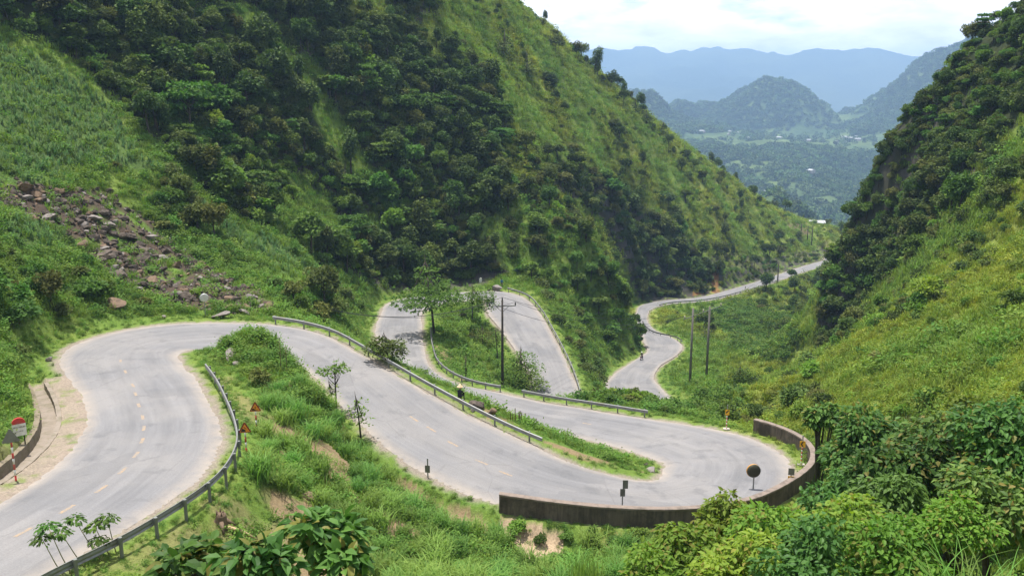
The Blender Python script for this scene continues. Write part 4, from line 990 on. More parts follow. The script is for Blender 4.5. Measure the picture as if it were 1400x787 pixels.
# ------------------------------------------------------------------ foliage builders
def leaf_arrays(pos, nrm, axis, size, shape):
    """pos (n,3); axis: leaf direction; nrm: leaf normal; shape: quad | leaf. returns V, list of face arrays"""
    n = len(pos); ax = axis / np.maximum(np.linalg.norm(axis, axis=1), 1e-6)[:, None]
    sd = np.cross(ax, nrm); sd /= np.maximum(np.linalg.norm(sd, axis=1), 1e-6)[:, None]; up = np.cross(sd, ax)
    s = size[:, None]
    if shape == 'quad':
        V = np.stack([pos, pos + ax * s * .5 + sd * s * .36 + up * s * .06, pos + ax * s * 1.0 - up * s * .06, pos + ax * s * .5 - sd * s * .36 + up * s * .06], 1)
        b = np.arange(n)[:, None] * 4
        return V.reshape(-1, 3), [b + np.array([0, 1, 2]), b + np.array([0, 2, 3])]
    prof = [(0, 0), (.28, .27), (.62, .22), (1.0, 0)]     # ovate leaf folded along the midrib, tip drooping
    mid = [pos + ax * s * t - up * s * (.16 * t * t) for t, _ in prof]
    L = [mid[k] + sd * s * prof[k][1] + up * s * .08 for k in (1, 2)]; R = [mid[k] - sd * s * prof[k][1] + up * s * .08 for k in (1, 2)]
    V = np.stack([mid[0], mid[1], mid[2], mid[3], L[0], L[1], R[0], R[1]], 1); b = np.arange(n)[:, None] * 8
    return V.reshape(-1, 3), [b + np.array(f) for f in ([0, 1, 4], [0, 6, 1], [2, 3, 5], [2, 7, 3])] + [b + np.array(f) for f in ([1, 2, 5, 4], [1, 6, 7, 2])]
def unit(v): return v / np.maximum(np.linalg.norm(v, axis=-1, keepdims=True), 1e-6)
def crown_arrays(rg, R, lobes, n, leaf, zc, shape='quad', flat=.75, droop=.15, lobe_r=(.30, .5), hollow=.45, layered=0):
    """leaves gathered in uneven lobes through an ellipsoid"""
    R = np.array(R, float); c = unit(rg.normal(size=(lobes, 3))) * rg.uniform(.25, .85, (lobes, 1)) ** .6; c[:, 2] = np.abs(c[:, 2]) * 1.1 - .35
    c = c * R * np.array([.8, .8, .8]); lr = rg.uniform(*lobe_r, lobes) * R.mean()
    w = lr ** 2; k = rg.choice(lobes, n, p=w / w.sum())
    d = unit(rg.normal(size=(n, 3)) + np.array([0, 0, .35])); rad = lr[k] * rg.uniform(hollow, 1.08, n) ** .5
    off = d * rad[:, None]; off[:, 2] *= flat
    pos = c[k] + off + np.array([0, 0, zc])
    if layered: pos[:, 2] = zc + np.round((pos[:, 2] - zc) / layered) * layered + rg.normal(size=n) * .07
    ax = unit(d * np.array([1, 1, .35]) + rg.normal(size=(n, 3)) * .45 + np.array([0, 0, -droop])); nr = unit(np.array([0, 0, 1.]) * .9 + d * .5 + rg.normal(size=(n, 3)) * .35)
    V, Fs = leaf_arrays(pos, nr, ax, leaf * rg.uniform(.6, 1.25, n), shape)
    return V, Fs, c + np.array([0, 0, zc]), lr
def trunk_mb(h, r, limbs, rg, lean=.1):
    mb = MB(); lx, ly = rg.normal(size=2) * lean
    pts = [(lx * h * t + .05 * h * math.sin(3 * t + 1) * lean * 3, ly * h * t, h * t - (.6 if t == 0 else 0)) for t in (0, .25, .5, .75, 1.)]
    mb.tube(pts, [r * 1.25, r, r * .8, r * .5, r * .12], 7)
    for q in limbs:
        t = rg.uniform(.45, .95); s = Vector(pts[2]).lerp(Vector(pts[4]), (t - .5) * 2) if t > .5 else Vector(pts[2])
        q = Vector(q); m = s.lerp(q, .5) + Vector((0, 0, -.08 * (q - s).length)); mb.tube([s, m, q], [r * .5, r * .35, r * .12], 5)
    return mb
def build_plant(seed, species):
    """returns (trunk mesh, crown mesh)"""
    rg = np.random.default_rng(seed); S = SPECIES[species]
    V, Fs, c, lr = crown_arrays(rg, S['R'], S['lobes'], S['n'], S['leaf'], S['zc'], S.get('shape', 'quad'), S.get('flat', .75), S.get('droop', .15), S.get('lobe_r', (.3, .5)), S.get('hollow', .45), S.get('layered', 0))
    crown = np_mesh('crown', V, Fs, [S['mat']], None, False)
    pick = c[rg.choice(len(c), min(len(c), S.get('limbs', 6)), replace=False)]
    tr = trunk_mb(S['th'], S['tr'], pick, rg, S.get('lean', .08)).mesh('trunk', m_trunk, True)
    return tr, crown
m_trunk = simple('grey_brown_bark', (.06, .048, .036), .95, var=.4, scale=6)
m_leaf_dark = leafmat('dark_glossy_foliage', (.045, .082, .017), (.10, .150, .032), .24, .45)
m_leaf_olive = leafmat('olive_foliage', (.075, .098, .024), (.125, .150, .036), .22, .55)
m_leaf_mid = leafmat('mid_green_foliage', (.060, .125, .022), (.11, .19, .034), .3, .5)
m_leaf_lime = leafmat('fresh_green_foliage', (.11, .20, .028), (.18, .27, .045), .35, .5)
m_leaf_fg = leafmat('glossy_near_foliage', (.035, .085, .018), (.115, .21, .042), .3, .38, .3, third=(.17, .16, .04))
m_leaf_fgl = leafmat('young_near_foliage', (.12, .225, .028), (.20, .31, .045), .38, .42, .2, third=(.20, .20, .04))
m_leaf_big = leafmat('broad_near_foliage', (.05, .12, .025), (.09, .18, .038), .3, .36, .15)
SPECIES = {
 'dark': dict(R=(2.3, 2.1, 2.1), lobes=17, lobe_r=(.16, .38), n=1700, leaf=.36, zc=2.9, th=2.9, tr=.13, mat=m_leaf_dark),
 'olive': dict(R=(2.3, 2.0, 1.9), lobes=16, lobe_r=(.16, .36), n=1450, leaf=.34, zc=2.5, th=2.4, tr=.12, mat=m_leaf_olive),
 'mid': dict(R=(2.2, 2.0, 1.8), lobes=14, lobe_r=(.18, .38), n=1100, leaf=.44, zc=2.8, th=2.8, tr=.12, mat=m_leaf_mid, flat=.6, droop=.3),
 'layer': dict(R=(2.6, 2.6, 1.5), lobes=10, n=1200, leaf=.40, zc=3.2, th=3.2, tr=.13, mat=m_leaf_mid, flat=.35, layered=.75),
 'lime': dict(R=(1.6, 1.6, 1.3), lobes=8, n=650, leaf=.42, zc=1.9, th=2.1, tr=.09, mat=m_leaf_lime),
 'cone': dict(R=(1.0, 1.0, 3.4), lobes=14, n=900, leaf=.42, zc=3.6, th=4.4, tr=.13, mat=m_leaf_dark, lobe_r=(.3, .5), flat=1.0, droop=.4),
 'bush': dict(R=(1.25, 1.25, .8), lobes=9, n=700, leaf=.25, zc=.65, th=.9, tr=.05, mat=m_leaf_mid),
 'bushd': dict(R=(1.3, 1.3, .9), lobes=9, n=760, leaf=.26, zc=.7, th=.9, tr=.05, mat=m_leaf_dark),
 'busho': dict(R=(1.3, 1.3, .85), lobes=9, n=700, leaf=.25, zc=.65, th=.9, tr=.05, mat=m_leaf_olive),
 'bushl': dict(R=(1.2, 1.2, .7), lobes=9, n=520, leaf=.28, zc=.55, th=.8, tr=.05, mat=m_leaf_lime),
}
PL = {k: [build_plant(100 * a + b, k) for b in range(3 if k in ('dark', 'olive', 'mid') else 2)] for a, k in enumerate(SPECIES)}
_hid = bpy.data.collections.new('plant_library')
def lib_coll(name, meshes):
    c = bpy.data.collections.new(name)
    for k, me in enumerate(meshes):
        o = bpy.data.objects.new('%s_%03d' % (name, k), me); c.objects.link(o)
    return c
def joined(tr, cr):
    bm = bmesh.new(); bm.from_mesh(tr)
    for f in bm.faces: f.material_index = 0
    n0 = len(bm.faces); bm.from_mesh(cr); bm.faces.ensure_lookup_table()
    for f in bm.faces[n0:]: f.material_index = 1
    me = bpy.data.meshes.new('plant'); bm.to_mesh(me); bm.free(); me.materials.append(tr.materials[0]); me.materials.append(cr.materials[0]); return me
def scatter(name, pts, sc, pick, coll, label, cat, tint=None, tilt=.12):
    n = len(pts); me = bpy.data.meshes.new(name); me.vertices.add(n); me.vertices.foreach_set('co', np.asarray(pts, np.float32).ravel())
    rot = np.stack([RNG.normal(size=n) * tilt, RNG.normal(size=n) * tilt, RNG.uniform(0, 6.283, n)], 1)
    for nm, ty, key, arr in (('sc', 'FLOAT_VECTOR', 'vector', np.asarray(sc, float)[:, None] * np.stack([RNG.uniform(.85, 1.15, n), RNG.uniform(.85, 1.15, n), RNG.uniform(.75, 1.4, n)], 1)), ('pick', 'INT', 'value', pick), ('rot', 'FLOAT_VECTOR', 'vector', rot), ('tint', 'FLOAT_COLOR', 'color', np.concatenate([tint if tint is not None else np.ones((n, 3)), np.ones((n, 1))], 1))):
        a = me.attributes.new(nm, ty, 'POINT'); a.data.foreach_set(key, np.asarray(arr, np.int32 if ty == 'INT' else np.float32).ravel())
    o = link(name, me); ng = bpy.data.node_groups.new(name, 'GeometryNodeTree')
    ng.interface.new_socket('Geometry', in_out='INPUT', socket_type='NodeSocketGeometry'); ng.interface.new_socket('Geometry', in_out='OUTPUT', socket_type='NodeSocketGeometry')
    gi_, go_ = ng.nodes.new('NodeGroupInput'), ng.nodes.new('NodeGroupOutput'); iop = ng.nodes.new('GeometryNodeInstanceOnPoints'); ci = ng.nodes.new('GeometryNodeCollectionInfo')
    ci.inputs['Collection'].default_value = coll; ci.inputs['Separate Children'].default_value = True; ci.inputs['Reset Children'].default_value = True
    def attr(nm, ty):
        a = ng.nodes.new('GeometryNodeInputNamedAttribute'); a.data_type = ty; a.inputs['Name'].default_value = nm; return a.outputs['Attribute']
    ng.links.new(gi_.outputs[0], iop.inputs['Points']); ng.links.new(ci.outputs[0], iop.inputs['Instance']); iop.inputs['Pick Instance'].default_value = True
    ng.links.new(attr('pick', 'INT'), iop.inputs['Instance Index'])
    e = ng.nodes.new('FunctionNodeEulerToRotation'); ng.links.new(attr('rot', 'FLOAT_VECTOR'), e.inputs[0]); ng.links.new(e.outputs[0], iop.inputs['Rotation'])
    ng.links.new(attr('sc', 'FLOAT_VECTOR'), iop.inputs['Scale']); ng.links.new(iop.outputs[0], go_.inputs[0])
    o.modifiers.new('Scatter', 'NODES').node_group = ng
    return tag(o, label, cat, None, 'stuff')

# ------------------------------------------------------------------ where plants can stand: samples of the ground sheet
AZW = np.radians(41)
ia = np.where(np.abs(AZ) < AZW)[0]; a0_, a1_ = ia[0], ia[-1] - 1
cellA = (GR[a0_:a1_, :-1] * np.diff(AZ)[a0_:a1_, None]) * np.diff(RR)[None, :]
cellA = (cellA * np.sqrt(1 + np.minimum(slope.reshape(GX.shape)[a0_:a1_, :-1], 2.5) ** 2))
def sample(dens, seed):
    """dens: plants per square metre for every ground cell -> positions"""
    rg = np.random.default_rng(seed); k = rg.poisson(np.clip(dens * cellA, 0, 30)); ii, jj = np.nonzero(k); rep = k[ii, jj]; ii = np.repeat(ii, rep) + a0_; jj = np.repeat(jj, rep)
    u, v = rg.random(len(ii)), rg.random(len(ii))
    a = AZ[ii] * (1 - u) + AZ[ii + 1] * u; r = RR[jj] * (1 - v) + RR[jj + 1] * v; x, y = r * np.sin(a), r * np.cos(a)
    return np.stack([x, y, height(x, y)], 1), ii, jj
def grid(v): return np.asarray(v).reshape(GX.shape)[a0_:a1_, :-1]
ZG = {k: grid(v) for k, v in ZN.items()}; gE = grid(ge); gR = ZG['r']; gN1, gN2, gN3 = grid(n1), grid(n2), grid(n3); gS = grid(slope)
gPX, gPY = ZG['px'], ZG['py']
onlyf = ZG['forest'] | ZG['recess'] | ZG['cliff']
gSoil = np.clip(grid(soil) + grid(straw * 1.), 0, 1)
offd = ~((grid(gi) >= DK0) & (grid(gi) <= DK1) & (grid(gl) < 0) & (gE < DOUT + .4))

# ---- grass
m_grass = leafmat('grass_blades', (.13, .215, .034), (.20, .295, .055), .35, .6, .25, True)
def tuft(seed, n, h, w, spread, arch, segs=3, base=.12):
    rg = np.random.default_rng(seed); V = []; Fs = []
    an = rg.uniform(0, 6.283, n); b0 = rg.normal(size=(n, 2)) * base; L = h * rg.uniform(.55, 1.15, n); out = spread * rg.uniform(.3, 1.2, n); wd = w * rg.uniform(.7, 1.3, n)
    dx, dy = np.cos(an), np.sin(an); rows = []
    for k in range(segs + 1):
        t = k / segs; x = b0[:, 0] + dx * out * L * t ** 1.4; y = b0[:, 1] + dy * out * L * t ** 1.4; z = L * (t - arch * t ** 2.6) - .05
        ww = wd * (1 - t) ** .6 * (1 if k else .7) if k < segs else wd * 0
        sx, sy = -dy * ww / 2, dx * ww / 2
        if k < segs: rows.append(np.stack([x + sx, y + sy, z], 1)); rows.append(np.stack([x - sx, y - sy, z], 1))
        else: rows.append(np.stack([x, y, z], 1))
    V = np.stack(rows, 1); m = V.shape[1]; b = np.arange(n)[:, None] * m
    F4 = [b + np.array([2 * k, 2 * k + 1, 2 * k + 3, 2 * k + 2]) for k in range(segs - 1)]; F3 = b + np.array([2 * segs - 2, 2 * segs - 1, 2 * segs])
    return V.reshape(-1, 3), F4 + [F3]
def tuft_mesh(mat, *a, **k):
    V, Fs = tuft(*a, **k); return np_mesh('tuft', V, Fs, [mat], None, False)
gr_c = lib_coll('grass_tuft', [tuft_mesh(m_grass, s, 34, .42, .045, .55, .25, 2, .22) for s in range(4)] + [tuft_mesh(m_grass, 10 + s, 26, .75, .05, .5, .35, 3, .16) for s in range(3)])
# low creeping ground cover
def cover_mesh(seed, mat, n, R, h, leaf):
    rg = np.random.default_rng(seed); p = np.stack([rg.normal(size=n) * R, rg.normal(size=n) * R, rg.uniform(0, 1, n) ** 1.5 * h], 1)
    V, Fs = leaf_arrays(p, unit(rg.normal(size=(n, 3)) * .4 + np.array([0, 0, 1.])), unit(rg.normal(size=(n, 3)) * np.array([1, 1, .3])), leaf * rg.uniform(.6, 1.3, n), 'quad'); return np_mesh('cover', V, Fs, [mat], None, False)
m_weed = leafmat('weed_leaves', (.10, .19, .028), (.17, .265, .045), .32, .5, .3, True)
wd_c = lib_coll('weed_clump', [cover_mesh(20 + s, m_weed, 130, .34, .32, .13) for s in range(3)] + [cover_mesh(30 + s, m_weed, 110, .26, .6, .15) for s in range(3)])
base_d = np.where(gR < 30, 7., np.where(gR < 85, np.where(gR < 55, 13., 8.) * (85 / np.maximum(gR, 50)) ** .6 * .75, 5.2 * (85 / gR) ** 1.7))
ok = (gE > .55) & offd & (gR > 6)
dens = base_d * ok * (1 - .93 * gSoil) * np.where(onlyf, .12, 1) * np.where(ZG['corn'], .35, 1) * np.where(ZG['debris'], .15, 1) * np.where(grid(CUT), .15, 1) * np.where(gE < 1.1, .35, 1)
dens = dens * np.clip(.35 + 1.3 * gN1, .2, 1.3) * np.where(grid(tallz), .5, 1) * np.where((gR < 36) & (gPX > 900), .3, 1)
pg, ii, jj = sample(dens, 5)
rr_ = np.hypot(pg[:, 0], pg[:, 1]); verge_ = grid(ge)[ii - a0_, jj]
kind = (RNG.random(len(pg)) < np.where(gN2[ii - a0_, jj] > .5, .62, .3))
is_w = RNG.random(len(pg)) < np.clip((gN3[ii - a0_, jj] * .6 + gN2[ii - a0_, jj] * .4 - .40) * 6, .08, .85) * np.where(rr_ > 120, .5, 1) * np.where(ZG['right'][ii - a0_, jj], .3, 1)
is_w |= (verge_ < 3.0) & (RNG.random(len(pg)) < .7)
scg = np.clip((rr_ / 60) ** .62, .6, 3.0) * RNG.uniform(.6, 1.25, len(pg)) * np.where(verge_ < 3.2, .42, 1) * np.where(ZG['right'][ii - a0_, jj] & (gN2[ii - a0_, jj] < .46), 1.55, 1)
rt = ZG['right'][ii - a0_, jj] | ZG['ridge'][ii - a0_, jj]; v2 = gN2[ii - a0_, jj]; v1 = gN1[ii - a0_, jj]
dry = np.clip((v2 - .32) * 2.8, 0, 1) * rt * .75 + .15 * v1
tint = np.stack([.82 + .62 * dry, .90 + .18 * dry, .95 - .05 * dry], 1) * (.8 + .45 * v1)[:, None]
pk = np.where(kind, RNG.integers(4, 7, len(pg)), RNG.integers(0, 4, len(pg)))
m_ = ~is_w; print('grass', m_.sum(), 'weeds', is_w.sum())
scatter('grass', pg[m_], scg[m_], pk[m_], gr_c, 'bright green grass covering the open slopes and road banks', 'grass', tint[m_])
scatter('weeds', pg[is_w], scg[is_w] * .95, RNG.integers(0, 6, int(is_w.sum())), wd_c, 'low leafy weeds growing among the grass and along the verges', 'weeds', tint[is_w])
# ---- rubble
rub_c = lib_coll('rubble_stone', [RK['dark'][0], RK['dark'][1], RK['dark'][2], RK['pale'][0], RK['tan'][0]])
pr_, ii, jj = sample(3.4 * ZG['debris'] * (gE > 1.5) * np.clip((gN1 - .30) * 5, .15, 1), 12)
scatter('rubble', pr_, .14 + .5 * RNG.random(len(pr_)) ** 2.4, RNG.choice(5, len(pr_), p=[.3, .25, .2, .15, .1]), rub_c, 'small broken stones of the rockfall on the left slope', 'rubble', None, .6)
# ---- corn
m_corn = leafmat('corn_leaves', (.095, .18, .06), (.19, .29, .12), .3, .45, .2)
corn_c = lib_coll('corn_plant', [tuft_mesh(m_corn, 60 + s, 11, 1.15, .10, .42, .38, 4, .03) for s in range(4)])
pc, ii, jj = sample(2.3 * ZG['corn'] * ok * np.clip((gN1 - .22) * 3, .25, 1), 8)
print('corn', len(pc)); scatter('corn', pc, RNG.uniform(.95, 1.5, len(pc)), RNG.integers(0, 4, len(pc)), corn_c, 'young corn crop planted over the upper left slope', 'corn')
# ---- broad leaved crop patches right of the far road and behind the guardrail
gpx, gpy = gPX + (gN1 - .5) * 40, gPY + (gN2 - .5) * 30
patch = (inpoly(gpx, gpy, [(960,425),(1020,410),(1075,430),(1100,470),(1060,500),(1000,470)]) & (gR > 150)) | (inpoly(gpx, gpy, [(790,548),(850,520),(1000,525),(1030,560),(1000,578),(900,560)]) & (gR > 80) & (gR < 112))
pc, ii, jj = sample(1.3 * patch * ok * (gE > 2.5), 9)
scatter('leafy_crop', pc, RNG.uniform(.7, 1.15, len(pc)) * np.where(np.hypot(pc[:, 0], pc[:, 1]) > 130, 1.2, .8), RNG.integers(0, 3, len(pc)), lib_coll('crop_plant', [cover_mesh(40 + s, m_leaf_mid, 150, .42, .95, .30) for s in range(3)]), 'leafy green crop growing on the banks below the far road', 'crop')

# ------------------------------------------------------------------ trees and shrubs of the slopes
SPN = list(SPECIES); lib = []; LIX = {}
for k in SPN: LIX[k] = list(range(len(lib), len(lib) + len(PL[k]))); lib += [joined(*pc_) for pc_ in PL[k]]
forest_c = lib_coll('forest_plant', lib)
SHADE = {'dark': -1, 'bushd': -1, 'cone': -.8, 'olive': .1, 'busho': .1, 'mid': .9, 'bush': .8, 'layer': .7, 'lime': 1.2, 'bushl': 1.2}
def choose(p, names, w, seed):
    """species grow in drifts, not evenly mixed"""
    rg = np.random.default_rng(seed); f = (fbm(p[:, 0] * .05, p[:, 1] * .05 + p[:, 2] * .04, 211, 3) - .47) * 7
    W_ = np.array(w)[None] * np.exp(f[:, None] * np.array([SHADE[k] for k in names])[None]); W_ /= W_.sum(1, keepdims=True)
    s = (rg.random(len(p))[:, None] > np.cumsum(W_, 1)[:, :-1]).sum(1) if len(names) > 1 else np.zeros(len(p), int)
    return np.array([names[a] for a in s], object)
groups = []
def add_trees(mask, dens, names, w, smin, smax, seed, where, emin=2.0):
    p, ii, jj = sample(dens * mask * (gE > emin) * (gR > 40), seed); n = len(p); rg = np.random.default_rng(seed + 1)
    groups.append((p, choose(p, names, w, seed), (smin + (smax - smin) * rg.random(n) ** 1.6) * (.65 + .7 * fbm(p[:, 0] * .09, p[:, 1] * .09, 301, 2)), np.array([where] * n, object)))
add_trees(ZG['forest'], .20 * np.clip(.2 + gN2 * 1.7, .15, 1.4), ['dark', 'olive', 'mid', 'layer', 'lime', 'cone'], [.40, .24, .16, .06, .05, .09], .42, 1.55, 301, 'left', 3.2)
add_trees(ZG['forest'], .45, ['bushd', 'busho', 'bush', 'bushl'], [.42, .28, .2, .1], .6, 1.6, 302, 'leftb', 1.6)
add_trees(ZG['recess'], .05, ['dark', 'olive', 'cone', 'mid'], [.5, .25, .15, .1], .8, 1.7, 303, 'recess', 2.5)
add_trees(ZG['recess'], .12, ['bushd', 'busho'], [.6, .4], .9, 1.9, 304, 'recessb', 1.6)
cl_h = np.clip((gPX - 1150) / 250, 0, 1)
add_trees(ZG['cliff'], .11, ['dark', 'olive', 'layer', 'mid', 'lime'], [.5, .2, .05, .18, .07], .42, 1.15, 305, 'right', 3)
add_trees(ZG['cliff'], .26, ['bushd', 'busho', 'bush'], [.6, .22, .18], .8, 1.6, 306, 'rightb', 2)
add_trees(ZG['shrub'] & ~ZG['debris'], .22, ['bush', 'busho', 'bushd', 'olive'], [.32, .3, .3, .08], .6, 1.35, 307, 'lslope', 2.5)
add_trees(ZG['ridge'], .075 * np.clip((gN2 - .44) * 7, .05, 1) * np.clip((gS - .1) * 4, .3, 1), ['dark', 'bushd', 'busho', 'bush', 'cone', 'olive'], [.16, .3, .22, .18, .08, .06], .38, 1.35, 308, 'ridge', 3)
add_trees(ZG['right'], .04 * np.clip((gN2 - .38) * 5, .05, 1.2), ['bush', 'busho', 'bushl', 'bushd'], [.3, .25, .3, .15], .6, 1.3, 309, 'rslope', 3)
upper_r = ZG['right'] & inpoly(gPX, gPY, [(1180,440),(1240,360),(1300,290),(1360,210),(1700,60),(1700,260),(1400,330),(1260,430),(1200,480)])
add_trees(upper_r, .09, ['busho', 'bush', 'bushl', 'bushd', 'lime', 'mid'], [.24, .24, .24, .12, .08, .08], .7, 1.5, 310, 'rslope', 3)
vside = (gPX > 880) & (gPX < 1180) & (gPY > 350) & (gPY < 545) & (gR > 92) & ~onlyf & ~ZG['right']
add_trees(vside, .028 * np.clip((gN2 - .40) * 6, .06, 1.2), ['bush', 'bushd', 'bushl', 'mid', 'busho'], [.3, .22, .22, .1, .16], .5, 1.2, 311, 'valley', 2.5)
lowl = (gR > 60) & (gR < 165) & (gPX < 520) & (gPY < 600) & ~onlyf & ~ZG['corn'] & ~ZG['debris']
add_trees(lowl, .02 * np.clip((gN2 - .42) * 6, .04, 1), ['bush', 'busho', 'bushl', 'bushd'], [.3, .3, .2, .2], .4, 1.0, 312, 'lslope', 2)
add_trees(ZG['spurw'], .16, ['bush', 'busho', 'bushd', 'mid', 'lime', 'olive'], [.3, .22, .14, .16, .08, .1], .5, 1.3, 317, 'spur', 1.8)
spur = (gPX > 730) & (gPX < 890) & (gPY > 330) & (gPY < 530) & (gR > 120) & (gR < 215) & ~onlyf
add_trees(spur, .05, ['bush', 'bushd', 'busho', 'mid'], [.35, .3, .25, .1], .6, 1.3, 313, 'spur', 1.8)
gap = inpoly(gPX, gPY, [(785,530),(800,505),(850,520),(905,535),(890,556),(800,546)]) & (gR > 84) & (gR < 112)
add_trees(gap, .8, ['bush', 'bushl', 'busho'], [.5, .35, .15], .4, .85, 314, 'gap', 2.2)
cutb = (gE > 1.5) & (gE < 9) & (gR > 235) & (grid(gl) < 0)
add_trees(cutb, .03, ['bushd', 'busho', 'bush'], [.4, .35, .25], .5, 1.1, 315, 'ridge', 2)
isle = inpoly(gPX, gPY, [(596,450),(620,412),(665,415),(690,440),(715,480),(770,530),(700,530),(650,518),(605,490)]) & (gR > 95) & (gR < 165)
add_trees(isle, .07, ['bush', 'busho', 'bushd', 'bushl'], [.3, .3, .2, .2], .5, 1.0, 316, 'isle', 2.0)
P_all = np.concatenate([g[0] for g in groups]); S_all = np.concatenate([g[1] for g in groups]); C_all = np.concatenate([g[2] for g in groups]); W_all = np.concatenate([g[3] for g in groups])
print('trees+shrubs', len(P_all))
big_of = {k: (1.0 if 'bush' not in k else .45) for k in SPN}
px_, py_ = project(P_all[:, 0], P_all[:, 1], P_all[:, 2] + 2); dist = np.linalg.norm(P_all, axis=1)
app = np.array([big_of[s] for s in S_all]) * C_all / dist
infr = (px_ > 10) & (px_ < 1390) & (py_ > 10) & (py_ < 780)
# keep those the photo can see: nothing of the ground between them and the viewpoint
tt = np.linspace(.1, .97, 60); vis = np.ones(len(P_all), bool); top = P_all + np.array([0, 0, 3.0])
for t in tt:
    q = top * t; vis &= height(q[:, 0], q[:, 1]) < q[:, 2] + .8
sel = np.zeros(len(P_all), bool)
treeish = np.array(['bush' not in s for s in S_all])
order = np.argsort(-app * (infr & vis & treeish)); sel[order[:270]] = True
order = np.argsort(-app * (infr & vis & ~treeish)); sel[order[:260]] = True
PLACE = {'left': 'on the dark forested mountainside left of the road', 'leftb': 'under the trees of the left mountainside', 'recess': 'on the dark cliff above the distant road', 'recessb': 'on the dark cliff above the distant road',
 'right': 'on the steep cliff at the right', 'rightb': 'on the steep cliff at the right', 'lslope': 'on the grassy slope below the corn', 'ridge': 'on the grassy mountain ridge beyond the cliff', 'rslope': 'on the sunny grass slope at the right',
 'valley': 'on the green bank below the far road', 'spur': 'on the green spur beside the double bend', 'gap': 'behind the guardrail of the hairpin lap', 'isle': 'on the island inside the upper loop'}
KIND = {'dark': 'dense dark green tree', 'olive': 'olive green broad tree', 'mid': 'mid green leafy tree', 'layer': 'tree with flat tiers of leaves', 'lime': 'fresh light green small tree', 'cone': 'tall narrow dark tree',
 'bush': 'mid green bush', 'bushd': 'dark green bush', 'busho': 'olive green bush', 'bushl': 'light green bush'}
proto = {}
def stand_plant(sp, v, p, s, rz, label, group, name=None):
    key = (sp, v)
    if key not in proto:
        o = empty('tree'); tr, cr = PL[sp][v]
        link('trunk', tr, o); link('crown', cr, o); proto[key] = o
    else:
        src = proto[key]; o = src.copy(); COL.objects.link(o)
        for ch in src.children:
            c = ch.copy(); COL.objects.link(c); c.parent = o
    o.name = name or ('bush' if 'bush' in sp else 'tree'); o.location = tuple(float(x) for x in p); o.rotation_euler = (0, 0, float(rz)); o.scale = (float(s) * random.uniform(.85, 1.15), float(s) * random.uniform(.85, 1.15), float(s) * random.uniform(.75, 1.4))
    return tag(o, label, 'bush' if 'bush' in sp else 'tree', group)
for k in np.where(sel)[0]:
    sp = S_all[k]; w = W_all[k]
    stand_plant(sp, int(RNG.integers(len(PL[sp]))), P_all[k], C_all[k], RNG.uniform(0, 6.28), KIND[sp] + ' ' + PLACE[w], KIND[sp].replace('tree', 'trees').replace('bush', 'bushes') + ' ' + PLACE[w])
rest = ~sel; pick = np.array([LIX[s][RNG.integers(len(LIX[s]))] for s in S_all[rest]])
isb = ~treeish[rest]; Pr, Cr_ = P_all[rest], C_all[rest]
scatter('forest', Pr[~isb], Cr_[~isb], pick[~isb], forest_c, 'dense mixed forest cover on the steep mountainsides and cliffs', 'forest')
scatter('undergrowth', Pr[isb], Cr_[isb], pick[isb], forest_c, 'tangled bushes and undergrowth filling the mountainsides', 'undergrowth')
# ------------------------------------------------------------------ plants one can point at
def mesh_tree(label, cat, p, seed, R, lobes, n, leaf, zc, mat, th, tr, shape='leaf', group=None, name='tree', rz=0, **kw):
    rg = np.random.default_rng(seed); V, Fs, c, lr = crown_arrays(rg, R, lobes, n, leaf, zc, shape, **{k: v for k, v in kw.items() if k not in ('lean', 'limbs')})
    o = empty(name, p, rz, label, cat, group); pick = c[rg.choice(len(c), min(len(c), kw.get('limbs', 9)), replace=False)]
    link('trunk', trunk_mb(th, tr, pick, rg, kw.get('lean', .06)).mesh('trunk', m_trunk, True), o); link('crown', np_mesh('crown', V, Fs, [mat], None, False), o)
    return o
def ground_at(px, d):
    x = ray(px, 393.5)[0] / ray(px, 393.5)[1] * d; return Vector((x, d, float(height(x, d))))
def top_z(py, d): return -(py - HY) / 1212 * d * 1.0
